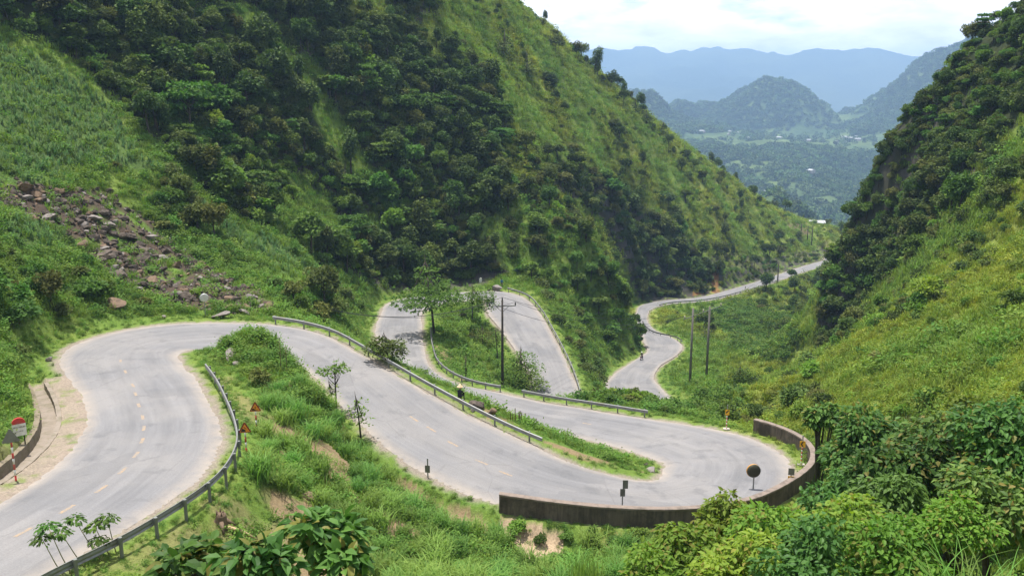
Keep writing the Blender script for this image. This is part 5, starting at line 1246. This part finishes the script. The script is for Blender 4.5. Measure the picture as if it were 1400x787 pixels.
# near trees on the right: base column, distance, top row, half width in px
NEAR = [
 (1325, 29, 518, 110, m_leaf_fg, .30, 2600, 'tallest dark glossy tree at the right edge of the near slope'),
 (1215, 33, 540, 88, m_leaf_fg, .30, 2600, 'dark glossy tree right of the parapet wall with bare lower twigs'),
 (1405, 26, 530, 100, m_leaf_fg, .28, 2200, 'dark glossy tree cut by the right edge of the picture'),
 (1142, 37, 552, 30, m_leaf_fg, .30, 700, 'slender dark tree whose twigs reach over the wall bend'),
 (1262, 27, 575, 90, m_leaf_fg, .28, 2200, 'dark tree standing in front of the two tallest trees on the right'),
 (1185, 30, 648, 72, m_leaf_big, .27, 1700, 'mid green tree just below the right bend of the wall'),
 (1250, 25, 640, 85, m_leaf_big, .25, 1800, 'mid green tree between the dark trees and the bright bushes'),
 (1010, 28, 690, 60, m_leaf_fgl, .27, 1000, 'bright yellow green bush hiding the foot of the wall near the mirror'),
 (1085, 25, 690, 95, m_leaf_fgl, .25, 1900, 'bright green bush just below the mirror and the wall bend'),
 (1190, 23, 676, 105, m_leaf_fgl, .23, 2300, 'bright green bush in the middle of the near right slope'),
 (960, 25, 722, 80, m_leaf_fgl, .25, 1400, 'bright green bush with yellowish leaves left of the other near bushes'),
 (1040, 20, 735, 100, m_leaf_fgl, .21, 1900, 'bright green bush at the bottom edge left of the mid green one'),
 (1150, 18, 728, 95, m_leaf_big, .20, 1900, 'mid green bush at the bottom edge among bright bushes'),
 (1265, 18, 715, 95, m_leaf_fgl, .19, 1900, 'bright bush at the bottom edge under the dark trees'),
 (1345, 18, 690, 62, m_leaf_fgl, .15, 1500, 'pale yellow green shrub in front of the dark trees near the right edge'),
 (1400, 21, 640, 90, m_leaf_fg, .24, 1700, 'dark bush low at the right edge behind the long grass'),
 (905, 20, 768, 55, m_leaf_fgl, .19, 800, 'small bright bush at the bottom edge left of the near bushes'),
]
for k, (px, d, ty, hw, mat, leaf, n, lab) in enumerate(NEAR):
    p = ground_at(px, d); H = max(1.0, top_z(ty, d) - p.z); R = hw * d / 1212
    Rz = min(H * .62, R * 1.05); zc = H - Rz * 1.0
    mesh_tree(lab, 'tree' if ' tree ' in lab else 'bush', p, 500 + k, (R, R, Rz), 16, int(n * 1.75), leaf * .84, zc, mat, max(.6, H - Rz * .9), .05 + .012 * H, name='tree' if ' tree ' in lab else 'bush', droop=.45, lobe_r=(.18, .44), flat=.9, hollow=.45, limbs=12)
# big leaved shrubs at the bottom left
for k, (px, d, ty, hw, n, lab) in enumerate([(415, 12.5, 728, 85, 620, 'broad leaved shrub at the bottom edge left of centre'), (235, 12, 768, 75, 240, 'low broad leaved shrub at the bottom edge near the guardrail'), (330, 11.5, 765, 60, 300, 'broad leaved shrub between the two others at the bottom edge')]):
    p = ground_at(px, d); H = max(.8, top_z(ty, d) - p.z); R = hw * d / 1212
    mesh_tree(lab, 'shrub', p, 540 + k, (R, R, R * .75), 11, n, .25, H - R * .7, m_leaf_fg, H * .8, .05, name='shrub', droop=.35, flat=.9, lobe_r=(.28, .45), hollow=.5, limbs=9)
# trees by the road
def road_tree(px, py, ty, hwpx, lab, seed, mat, n, leaf, sparse=False, zr=.35, thick=.011, **kw):
    p = offroad(cast(px, py), .8); d = p.y; H = (py - ty) * d / 1212 * 1.03; R = hwpx * d / 1212
    return mesh_tree(lab, kw.pop('cat', 'tree'), p, seed, (R, R, H * zr * .75), kw.pop('lobes', 12), n, leaf, H * (1 - zr * .75), mat, H * .92, H * thick + .02, 'quad', name=kw.pop('name', 'tree'), limbs=11, hollow=.5, **kw)
m_leaf_rt = leafmat('light_roadside_foliage', (.075, .145, .026), (.14, .225, .042), .35, .5, .1)
road_tree(593, 456, 336, 66, 'tall spreading roadside tree with flat leafy branches above the upper loop', 601, m_leaf_rt, 4300, .38, zr=.74, flat=.32, layered=.8, lobe_r=(.22, .36), lobes=14)
road_tree(645, 440, 380, 36, 'small light green tree beside the spreading roadside tree', 602, m_leaf_lime, 1900, .33, zr=.7, flat=.5)
road_tree(522, 499, 447, 33, 'dark round bush overhanging the guardrail above the middle road', 603, m_leaf_dark, 1500, .24, zr=.8, cat='bush', name='bush', flat=.6)
road_tree(495, 556, 474, 22, 'slim young tree with a thin bare trunk beside the middle road', 604, m_leaf_lime, 260, .26, zr=.32, lobe_r=(.3, .5), flat=.35)
road_tree(526, 590, 513, 20, 'sparse twiggy sapling right of the slim young tree', 605, m_leaf_lime, 230, .20, zr=.75, lobe_r=(.25, .4))
road_tree(462, 556, 508, 12, 'tiny sapling left of the slim young tree', 606, m_leaf_lime, 120, .2, zr=.6)
road_tree(712, 527, 462, 32, 'bushy tree leaning over the road just right of the wooden pole', 607, m_leaf_rt, 1700, .30, zr=.75, flat=.55)
road_tree(745, 536, 488, 32, 'open branched bush between the wooden pole and the upper loop guardrail', 608, m_leaf_rt, 1500, .28, zr=.85, flat=.5, cat='bush', name='bush')
road_tree(705, 531, 505, 20, 'low dense green bush at the foot of the wooden pole', 609, m_leaf_mid, 600, .24, zr=.9, cat='bush', name='bush')
road_tree(660, 470, 438, 18, 'grey green bush on the island inside the upper loop', 610, m_leaf_olive, 500, .24, zr=.9, cat='bush', name='bush')
road_tree(680, 493, 440, 12, 'thin dark sapling on the island inside the upper loop', 611, m_leaf_mid, 260, .25, zr=.6)
road_tree(636, 520, 475, 6, 'narrow upright plant by the curved guardrail on the island', 612, m_leaf_mid, 160, .2, zr=.9)
road_tree(688, 84, 40, 12, 'dark narrow tree high on the ridge, left of the pair', 613, m_leaf_dark, 500, .55, zr=.95)
road_tree(720, 106, 70, 11, 'dark narrow tree high on the ridge, right of the pair', 614, m_leaf_dark, 450, .55, zr=.95)
for k, (a, b_, t_, h_) in enumerate([(868, 154, 134, 8), (884, 166, 148, 9), (906, 184, 164, 9), (936, 212, 196, 9)]):
    road_tree(a, b_ + 4, t_, h_, 'round tree on the skyline of the grassy ridge, %s from the top' % ('first', 'second', 'third', 'fourth')[k], 620 + k, m_leaf_dark if k < 3 else m_leaf_lime, 380, .55, zr=.85)
for k, (a, b_, t_, h_, lab) in enumerate([(1092, 326, 314, 6, 'small dark conifer among the thin poles on the distant spur'), (1150, 318, 297, 13, 'dark clump of trees on the skyline right of the white roof'), (963, 470, 445, 22, 'leafy bush at the foot of the twin poles'), (1010, 530, 490, 25, 'rounded green bush in the gully beyond the hairpin'), (1110, 505, 475, 22, 'dark bush under the right cliff in the gully')]):
    road_tree(a, b_, t_, h_, lab, 630 + k, m_leaf_dark if k in (0, 1, 4) else m_leaf_mid, 700, .42 if k < 2 else .32, zr=.85, cat='bush' if k > 1 else 'tree', name='bush' if k > 1 else 'tree')
# weeds growing at the foot of the parapet wall
wk_ = np.arange(4, len(WALLQ) * 6 // 10, 3); rg = np.random.default_rng(91)
for k in wk_:
    q = WALLQ[k, :2] - nn_wall[k] * rg.uniform(1.0, 2.0); sp = rg.choice(['bush', 'bushl', 'busho'])
    stand_plant(str(sp), int(rg.integers(2)), (q[0], q[1], float(height(q[0], q[1]))), rg.uniform(.35, .62), rg.uniform(0, 6), {'bush': 'mid green', 'bushl': 'light green', 'busho': 'olive green'}[str(sp)] + ' weedy bush growing at the outer foot of the parapet wall', 'weedy bushes at the foot of the parapet wall')
# leafless stalks on the mound
for k, (a, b_, t_) in enumerate([(384, 510, 455), (392, 512, 470)]):
    p = cast(a, b_); H = (b_ - t_) * p.y / 1212; mb = MB(); mb.tube([(0, 0, -.2), (.05, 0, H * .5), (0, 0, H)], [.03, .022, .008], 6)
    for j in range(9): z = H * (.4 + .06 * j); an = j * 2.4; mb.tube([(0, 0, z), (.22 * math.cos(an), .22 * math.sin(an), z + .25)], [.01, .004], 4)
    tag(mb.build('dry_stalk', m_bark, None, True, p), ('taller' if k == 0 else 'shorter') + ' bare dry stalk standing on the grassy mound by the first bend', 'dead plant')
# umbrella topped young plants by the nearest guardrail
m_stem = simple('pale_green_stem', (.26, .24, .13), .8)
for k, (bx, by, tx, ty, lab) in enumerate([(77, 792, 57, 735, 'leftmost umbrella topped plant beside the nearest guardrail'), (80, 787, 65, 718, 'second umbrella topped plant from the left by the nearest guardrail'), (98, 775, 83, 727, 'third umbrella topped plant from the left by the nearest guardrail'),
                               (117, 763, 102, 709, 'tallest umbrella topped plant by the nearest guardrail'), (131, 757, 129, 718, 'fifth umbrella topped plant from the left by the nearest guardrail'), (137, 754, 146, 707, 'rightmost umbrella topped plant by the nearest guardrail'), (133, 765, 134, 738, 'shortest umbrella topped plant by the nearest guardrail')]):
    p = offroad(cast(bx, by), 1.1); H = (by - ty) * p.y / 1212; q = pd(tx, ty, p.y); o = empty('young_plant', p, 0, lab, 'plant', 'umbrella topped plants by the guardrail')
    tz = q[2] - p.z; tx_ = q[0] - p.x
    MB().tube([(0, 0, -.2), (tx_ * .55, 0, tz * .45), (tx_, 0, tz)], [.024, .018, .012], 6).build('stem', m_stem, o, True)
    rg = np.random.default_rng(700 + k); n = 90; an = rg.uniform(0, 6.283, n); ra = rg.uniform(.05, .34, n); pos = np.stack([tx_ + np.cos(an) * ra, np.sin(an) * ra, tz + .10 - ra * .45 + rg.normal(size=n) * .05], 1)
    ax = np.stack([np.cos(an), np.sin(an), -.45 + rg.normal(size=n) * .25], 1); V, Fs = leaf_arrays(pos, np.tile([0, 0, 1.], (n, 1)) + rg.normal(size=(n, 3)) * .2, unit(ax), rg.uniform(.12, .24, n), 'leaf'); link('leaves', np_mesh('leaves', V, Fs, [m_leaf_mid], None, False), o)
# clumps of tall grass on the near slope
m_tall = leafmat('tall_grass_blades', (.105, .21, .036), (.18, .30, .07), .35, .5, .25)
tall = [tuft_mesh(m_tall, 80 + s, 190, 1.15, .045, .62, .42, 4, .22) for s in range(5)]
TALL = [(320,555),(410,520),(520,600),(580,655),(680,690),(745,730),(880,745),(960,770),(940,830),(640,830),(470,800),(400,720),(345,650)]
rg = np.random.default_rng(21); spots = []; tries = 0
while len(spots) < 135 and tries < 9000:
    tries += 1; a, b_ = rg.uniform(320, 960), rg.uniform(505, 815)
    if not inpoly(np.array([a]), np.array([b_]), TALL)[0]: continue
    p = cast(a, b_)
    if p.y > 62 or road_near(p.x, p.y)[1][0] < 2.2 or any((p - q).length < 1.25 for q in spots): continue
    if fbm(np.array([p.x * .3]), np.array([p.y * .3]), 31, 4)[0] > .60 or fbm(np.array([p.x * .11]), np.array([p.y * .11]), 5, 3)[0] < .36: continue
    spots.append(p)
first = None
for p in spots:
    o = link('grass_clump', tall[rg.integers(5)], None, p); s = rg.uniform(.8, 1.5); o.scale = (s, s, s * rg.uniform(.85, 1.2)); o.rotation_euler = (0, 0, rg.uniform(0, 6.28))
    tag(o, 'clump of long arching green grass on the slope below the first bend', 'grass clump', 'clumps of long grass on the near slope')
for k, (a, b_, s, lab) in enumerate([(800, 800, 1.25, 'tall upright grass clump at the bottom edge left of the near bushes'), (835, 785, 1.1, 'tall upright grass clump with thin stems below the front wall'), (370, 560, 1.5, 'big grass clump right of the triangular signs'), (400, 570, 1.6, 'largest pale grass clump on the mound slope right of the signs')]):
    p = cast(a, b_); o = link('grass_clump', tuft_mesh(m_tall, 95 + k, 220, 1.2, .04, .28 if k < 2 else .6, .12 if k < 2 else .4, 4, .3), None, p); o.scale = (s * .9, s * .9, s); tag(o, lab, 'grass clump')
for k, (px, d, s, lab) in enumerate([(1400, 11, 1.5, 'long bending grass blades at the right edge of the picture, upper clump'), (1385, 9, 1.1, 'long bending grass blades in the bottom right corner')]):
    p = ground_at(px, d); p.z = max(p.z, top_z(820 - 60 * (1 - k), d) - .4); q = ground_at(px, d)
    V, Fs = tuft(140 + k, 80, 1.35, .016, .6, .42, 6, .25); o = link('grass_clump', np_mesh('clump', V, Fs, [m_tall], None, False), None, q); sc_ = min(1.5, max(.8, (top_z(690 if k == 0 else 730, d) - q.z) / 1.35)); o.scale = (sc_,) * 3; tag(o, lab, 'grass clump')
# ------------------------------------------------------------------ far valley, round hills, blue mountains
def far_h(x, y):
    r = np.hypot(x, y); a = np.degrees(np.arctan2(x, y))
    base = np.interp(r, [380, 560, 800, 1300, 1900, 2400, 3200, 5500], [-230, -235, -232, -190, -150, -122, -112, -100])
    h = base + (fbm(x / 420, y / 420, 90, 4) - .5) * 90 * sstep(600, 1100, r) * sstep(2700, 2000, r) + (fbm(x / 120, y / 120, 95, 3) - .5) * 26 * sstep(500, 900, r)
    def bump(az, d, H, w, wd=None, p=2.0):
        cx, cy = d * math.sin(math.radians(az)), d * math.cos(math.radians(az)); q = np.hypot(x - cx, y - cy) / w
        return H * np.exp(-(q ** p) * .9)
    hm = 0 * h
    for az, d, H, w, p in [(14.7, 2980, 128, 150, 2.4), (16.7, 2900, 155, 165, 2.6), (18.3, 2950, 70, 150, 2.2), (8.0, 2500, 128, 110, 2.2), (10.9, 3000, 92, 95, 2.6), (12.2, 3050, 100, 85, 2.6), (9.4, 2900, 80, 90, 2.4), (20.9, 3300, 62, 70, 3.0), (22.6, 3400, 44, 120, 2.), (6.6, 2900, 70, 200, 2.),
                           (27.6, 3000, 280, 290, 2.0), (25.0, 3050, 120, 170, 2.0), (30, 2900, 320, 300, 1.8), (22.9, 3100, 62, 130, 2.), (16.2, 980, 112, 70, 1.6), (17.6, 1000, 40, 85, 1.6), (5.0, 2700, 120, 240, 2.), (1.0, 2600, 180, 400, 2.)]:
        hm = np.maximum(hm, bump(az, d, H, w, None, p))
    h = h + hm * (.72 + .5 * fbm(x / 110, y / 110, 97, 4))
    back = sstep(40, 75, np.abs(a)); h = h + back * sstep(520, 1500, r) * (140 + 160 * fbm(x / 600, y / 600, 98, 3))
    h = h + (fbm(x / 60, y / 60, 99, 3) - .5) * 12 * sstep(2300, 2700, r)
    return h
def polar(az, rr, hf, name, mat):
    A_, R_g = np.meshgrid(az, rr, indexing='ij'); X, Y = R_g * np.sin(A_), R_g * np.cos(A_); Z_ = hf(X, Y); n, m = X.shape
    i, j = np.meshgrid(np.arange(n - 1), np.arange(m - 1), indexing='ij'); q = np.stack([i * m + j, i * m + j + 1, (i + 1) * m + j + 1, (i + 1) * m + j], -1).reshape(-1, 4)
    return link(name, np_mesh(name, np.stack([X, Y, Z_], -1).reshape(-1, 3), q, [mat])), X, Y, Z_
azf = np.radians(np.concatenate([np.arange(-180, 0, 1.5), np.arange(0, 32, .12), np.arange(32, 180.1, 1.5)]))
m_far, nt, nd, lk, out = nodes_of('far_valley_fields_and_woods')
p_ = worldpos(nt); nA = noise(nt, .006, 6, .6, p_); nB = noise(nt, .03, 5, .65, p_)
c = mixc(nt, ramp(nt, nA, [(.42, 0.), (.62, 1.)]), (.06, .10, .035), (.14, .19, .055)); c = mixc(nt, ramp(nt, nB, [(.35, .0), (.7, .7)]), c, (.035, .06, .022))
sx = N(nt, 'ShaderNodeSeparateXYZ'); lk.new(p_, sx.inputs[0])
b = pbsdf(nt, c, .95, 0, .1, bump(nt, nB, 1.0, 6.0)); lk.new(b.outputs[0], out.inputs[0])
o, FX, FY, FZ = polar(azf, np.concatenate([np.arange(400, 800, 18), np.arange(800, 3600, 16), np.arange(3600, 5600, 120)]), far_h, 'hills', m_far)
tag(o, 'distant wooded valley floor with rounded limestone hills fading to blue', 'hills', kind='structure')
m_mtn, nt, nd, lk, out = nodes_of('far_mountain_forest')
p_ = worldpos(nt); nA = noise(nt, .0012, 8, .65, p_)
c = mixc(nt, ramp(nt, nA, [(.4, 0.), (.65, 1.)]), (.022, .042, .018), (.075, .10, .045)); b = pbsdf(nt, c, .95, 0, .1, bump(nt, nA, 1., 120)); lk.new(b.outputs[0], out.inputs[0])
def mtn_h(x, y):
    r = np.hypot(x, y); az = np.degrees(np.arctan2(x, y))
    crest = 350 + 150 * (fbm(az / 3.4, az * 0 + 2, 70, 6) - .5) * 2 + sstep(-20, -60, az) * 150
    t = sstep(5200, 8200, r); ridge = fbm(x / 900, y / 900, 71, 5)
    return -110 + t * (crest + 110) * (.55 + .45 * sstep(5800, 8000, r)) + (ridge - .5) * 420 * sstep(5300, 6500, r) * sstep(8300, 7400, r) - sstep(8300, 8900, r) * 200
o, _, _, _ = polar(np.radians(np.concatenate([np.arange(-180, -2, 2), np.arange(-2, 34, .2), np.arange(34, 180.1, 2)])), np.arange(5000, 8901, 90), mtn_h, 'mountains', m_mtn)
tag(o, 'long hazy blue mountain range on the horizon under the clouds', 'mountains', kind='structure')
# woods of the far valley
def farz(x, y): return far_h(x, y)
m_woods = leafmat('far_woods', (.032, .062, .018), (.085, .135, .036), .1, .7, .45, True)
def blob(seed):
    rg = np.random.default_rng(seed); V, Fs, _, _ = crown_arrays(rg, (1, 1, 1.1), 5, 70, .75, .9, 'quad', .9, .2, (.45, .65), .5); return np_mesh('far_crown', V, Fs, [m_woods], None, False)
rg = np.random.default_rng(55); n = 46000; az = np.radians(rg.uniform(4.5, 29, n)); r = np.sqrt(rg.uniform(700 ** 2, 3350 ** 2, n)); x, y = r * np.sin(az), r * np.cos(az); z = farz(x, y)
dd = fbm(x / 170, y / 170, 66, 4); shelf = (r > 2080) & (r < 2700) & (z < -92) & (fbm(x / 260, y / 260, 67, 3) > .36)
keep_ = (dd + rg.normal(size=n) * .10 > .40) & ~(shelf & (rg.random(n) < .93))
x, y, z, r = x[keep_], y[keep_], z[keep_], r[keep_]; tn = .75 + .8 * fbm(x / 90, y / 90, 68, 3)
print('far trees', len(x))
scatter('distant_forest', np.stack([x, y, z - .5], 1), rg.uniform(3.0, 6.2, len(x)), rg.integers(0, 4, len(x)), lib_coll('far_crown', [blob(s) for s in range(4)]), 'hazy woods covering the far valley side and the rounded hills', 'forest', np.stack([tn, tn, tn], 1), .05)
# village
m_hw = simple('pale_house_wall', (.36, .33, .30), .9, scale=.3); m_hr = simple('pale_metal_roof', (.38, .39, .40), .6, .1, scale=.3); m_ht = simple('red_tile_roof', (.36, .16, .10), .8, scale=.3); m_hd = simple('dark_opening', (.04, .04, .045), .6)
def house_mesh(w, l, h, rf):
    a = MB(); a.box(0, 0, h / 2 - .5, w, l, h + 1); wall = a.mesh('wall', m_hw)
    b_ = MB(); ov = .6
    for sg in (-1, 1): b_.add([(0, -l/2-ov, h+w*.24), (0, l/2+ov, h+w*.24), (sg*(w/2+ov), l/2+ov, h-.15), (sg*(w/2+ov), -l/2-ov, h-.15), (0, -l/2-ov, h+w*.24-.25), (0, l/2+ov, h+w*.24-.25), (sg*(w/2+ov), l/2+ov, h-.4), (sg*(w/2+ov), -l/2-ov, h-.4)], [(0,1,2,3),(7,6,5,4),(0,3,7,4),(1,5,6,2),(2,6,7,3)])
    for sg in (-1, 1): b_.add([(0, sg * l / 2, h + w * .24 - .3), (-w / 2, sg * l / 2, h), (w / 2, sg * l / 2, h)], [(0, 1, 2)])
    roof = b_.mesh('roof', rf); c_ = MB()
    for k in range(3): c_.box(w / 2 + .02, -l / 3 + k * l / 3, h * .5, .06, 1.2, 1.4)
    c_.box(0, -l / 2 - .02, 1.0, 1.4, .06, 2.2)
    return wall, roof, c_.mesh('openings', m_hd)
HM = [house_mesh(9, 15, 5, m_hr), house_mesh(11, 20, 6.5, m_hr), house_mesh(8, 12, 4.5, m_ht)]
def house(x, y, z, k, rz, s, label, group=None):
    o = empty('house', (x, y, z), rz, label, 'house', group); o.scale = (s, s, s)
    for nm, me in zip(('wall', 'roof', 'openings'), HM[k]): link(nm, me, o)
rg = np.random.default_rng(77); cnt = 0
for (c0, c1, r0, r1, n, grp, lab) in [(956, 1010, 2250, 2500, 10, 'village houses below the round hills, left cluster', 'small pale house in the left cluster of the distant village'), (1085, 1175, 2250, 2480, 14, 'village houses below the round hills, right cluster', 'small pale house in the right cluster of the distant village'),
                                      (1015, 1080, 2150, 2420, 3, 'village houses between the two clusters', 'lone pale house between the two clusters of the distant village')]:
    for k in range(n):
        px = rg.uniform(c0, c1); r = rg.uniform(r0, r1); t = ray(px, 170); a = math.atan2(t[0], t[1]); x, y = r * math.sin(a), r * math.cos(a)
        house(x, y, float(farz(np.array(x), np.array(y))) + 2, int(rg.choice(3, p=[.5, .35, .15])), rg.uniform(0, 3), rg.uniform(.4, .75), lab, grp)
for px, r, lab in ((1056, 1500, 'single white house alone in the woods of the far valley side'), (1113, 1750, 'single pale house in the woods right of the lone white house')):
    t = ray(px, 170); a = math.atan2(t[0], t[1]); x, y = r * math.sin(a), r * math.cos(a); house(x, y, float(farz(np.array(x), np.array(y))) + 5, 0, .4, 1.0, lab)
p = cast(1122, 308, 0, 300); house(p.x, p.y + 6, p.z - 1.8, 0, 1.4, .5, 'house with a pale roof just showing over the distant spur')

# ------------------------------------------------------------------ air, sky, sun, camera
mb = MB(); mb.box(0, 0, 90, 18400, 18400, 700)
m_haze, nt, nd, lk, out = nodes_of('valley_haze')
pv = N(nt, 'ShaderNodeVolumePrincipled'); pv.inputs['Color'].default_value = (.42, .66, 1.0, 1); pv.inputs['Density'].default_value = HAZE; pv.inputs['Anisotropy'].default_value = .15
lk.new(pv.outputs[0], out.inputs['Volume'])
tag(mb.build('haze', m_haze), 'thin blue summer haze filling the valley', 'haze', kind='stuff')
SUN_DIR = Vector((-.14, .16, .97)).normalized()      # from the ground towards the sun: high, ahead and a little left
sun = bpy.data.lights.new('Sun', 'SUN'); sun.energy = SUN_E; sun.angle = math.radians(.53); sun.color = (1, .955, .88)
so = bpy.data.objects.new('Sun', sun); COL.objects.link(so); so.rotation_euler = (-SUN_DIR).to_track_quat('-Z', 'Y').to_euler(); so.location = (0, 0, 400)
el = math.asin(SUN_DIR.z); azs = math.atan2(SUN_DIR.x, SUN_DIR.y)
w = bpy.data.worlds.new('World'); SC.world = w; w.use_nodes = True; nt = w.node_tree; nt.nodes.clear(); lk = nt.links
out = nt.nodes.new('ShaderNodeOutputWorld'); bg = nt.nodes.new('ShaderNodeBackground'); bg.inputs['Strength'].default_value = SKY_S
sky = nt.nodes.new('ShaderNodeTexSky'); sky.sky_type = 'NISHITA'; sky.sun_disc = False; sky.sun_elevation = el; sky.sun_rotation = azs; sky.altitude = 1000; sky.dust_density = .6
tc = nt.nodes.new('ShaderNodeTexCoord'); mp = nt.nodes.new('ShaderNodeMapping'); mp.inputs['Scale'].default_value = (1, 1, 3.4); lk.new(tc.outputs['Generated'], mp.inputs[0])
n1_ = noise(nt, 5.5, 8, .55, mp.outputs[0]); n2_ = noise(nt, 9, 6, .6, mp.outputs[0])
cov = ramp(nt, n1_, [(.27, 0.), (.40, 1.)]); shade = ramp(nt, n2_, [(.36, .66), (.56, 1.0)])
sz = N(nt, 'ShaderNodeSeparateXYZ'); lk.new(tc.outputs['Generated'], sz.inputs[0])
gap_ = ramp(nt, sz.outputs[2], [(.12, 1.), (.55, .35)]); cm = N(nt, 'ShaderNodeMath', operation='MULTIPLY'); lk.new(cov, cm.inputs[0]); lk.new(gap_, cm.inputs[1]); cov = cm.outputs[0]
cl = mixc(nt, 1., (CLOUD * 1.06, CLOUD, CLOUD * .99), shade, 'MULTIPLY')
c = mixc(nt, cov, sky.outputs[0], cl); lk.new(c, bg.inputs[0]); lk.new(bg.outputs[0], out.inputs[0])
cam = bpy.data.cameras.new('Camera'); co = bpy.data.objects.new('Camera', cam); COL.objects.link(co); SC.camera = co
cam.sensor_width = 36; cam.lens = 36 * F / 1400; cam.clip_start = .1; cam.clip_end = 40000; co.rotation_euler = (math.pi / 2 - PIT, 0, 0)
vs = SC.view_settings; vs.view_transform = 'Standard'; vs.look = 'None'; vs.gamma = 1; vs.exposure = EXPO; vs.use_curve_mapping = False
cy = SC.cycles; cy.max_bounces = 5; cy.diffuse_bounces = 3; cy.glossy_bounces = 2; cy.transmission_bounces = 3; cy.transparent_max_bounces = 8; cy.volume_bounces = 0; cy.use_denoising = True; cy.sample_clamp_indirect = 6; cy.caustics_reflective = False; cy.caustics_refractive = False
try: cy.denoiser = 'OPENIMAGEDENOISE'; cy.denoising_input_passes = 'RGB_ALBEDO_NORMAL'
except Exception: pass
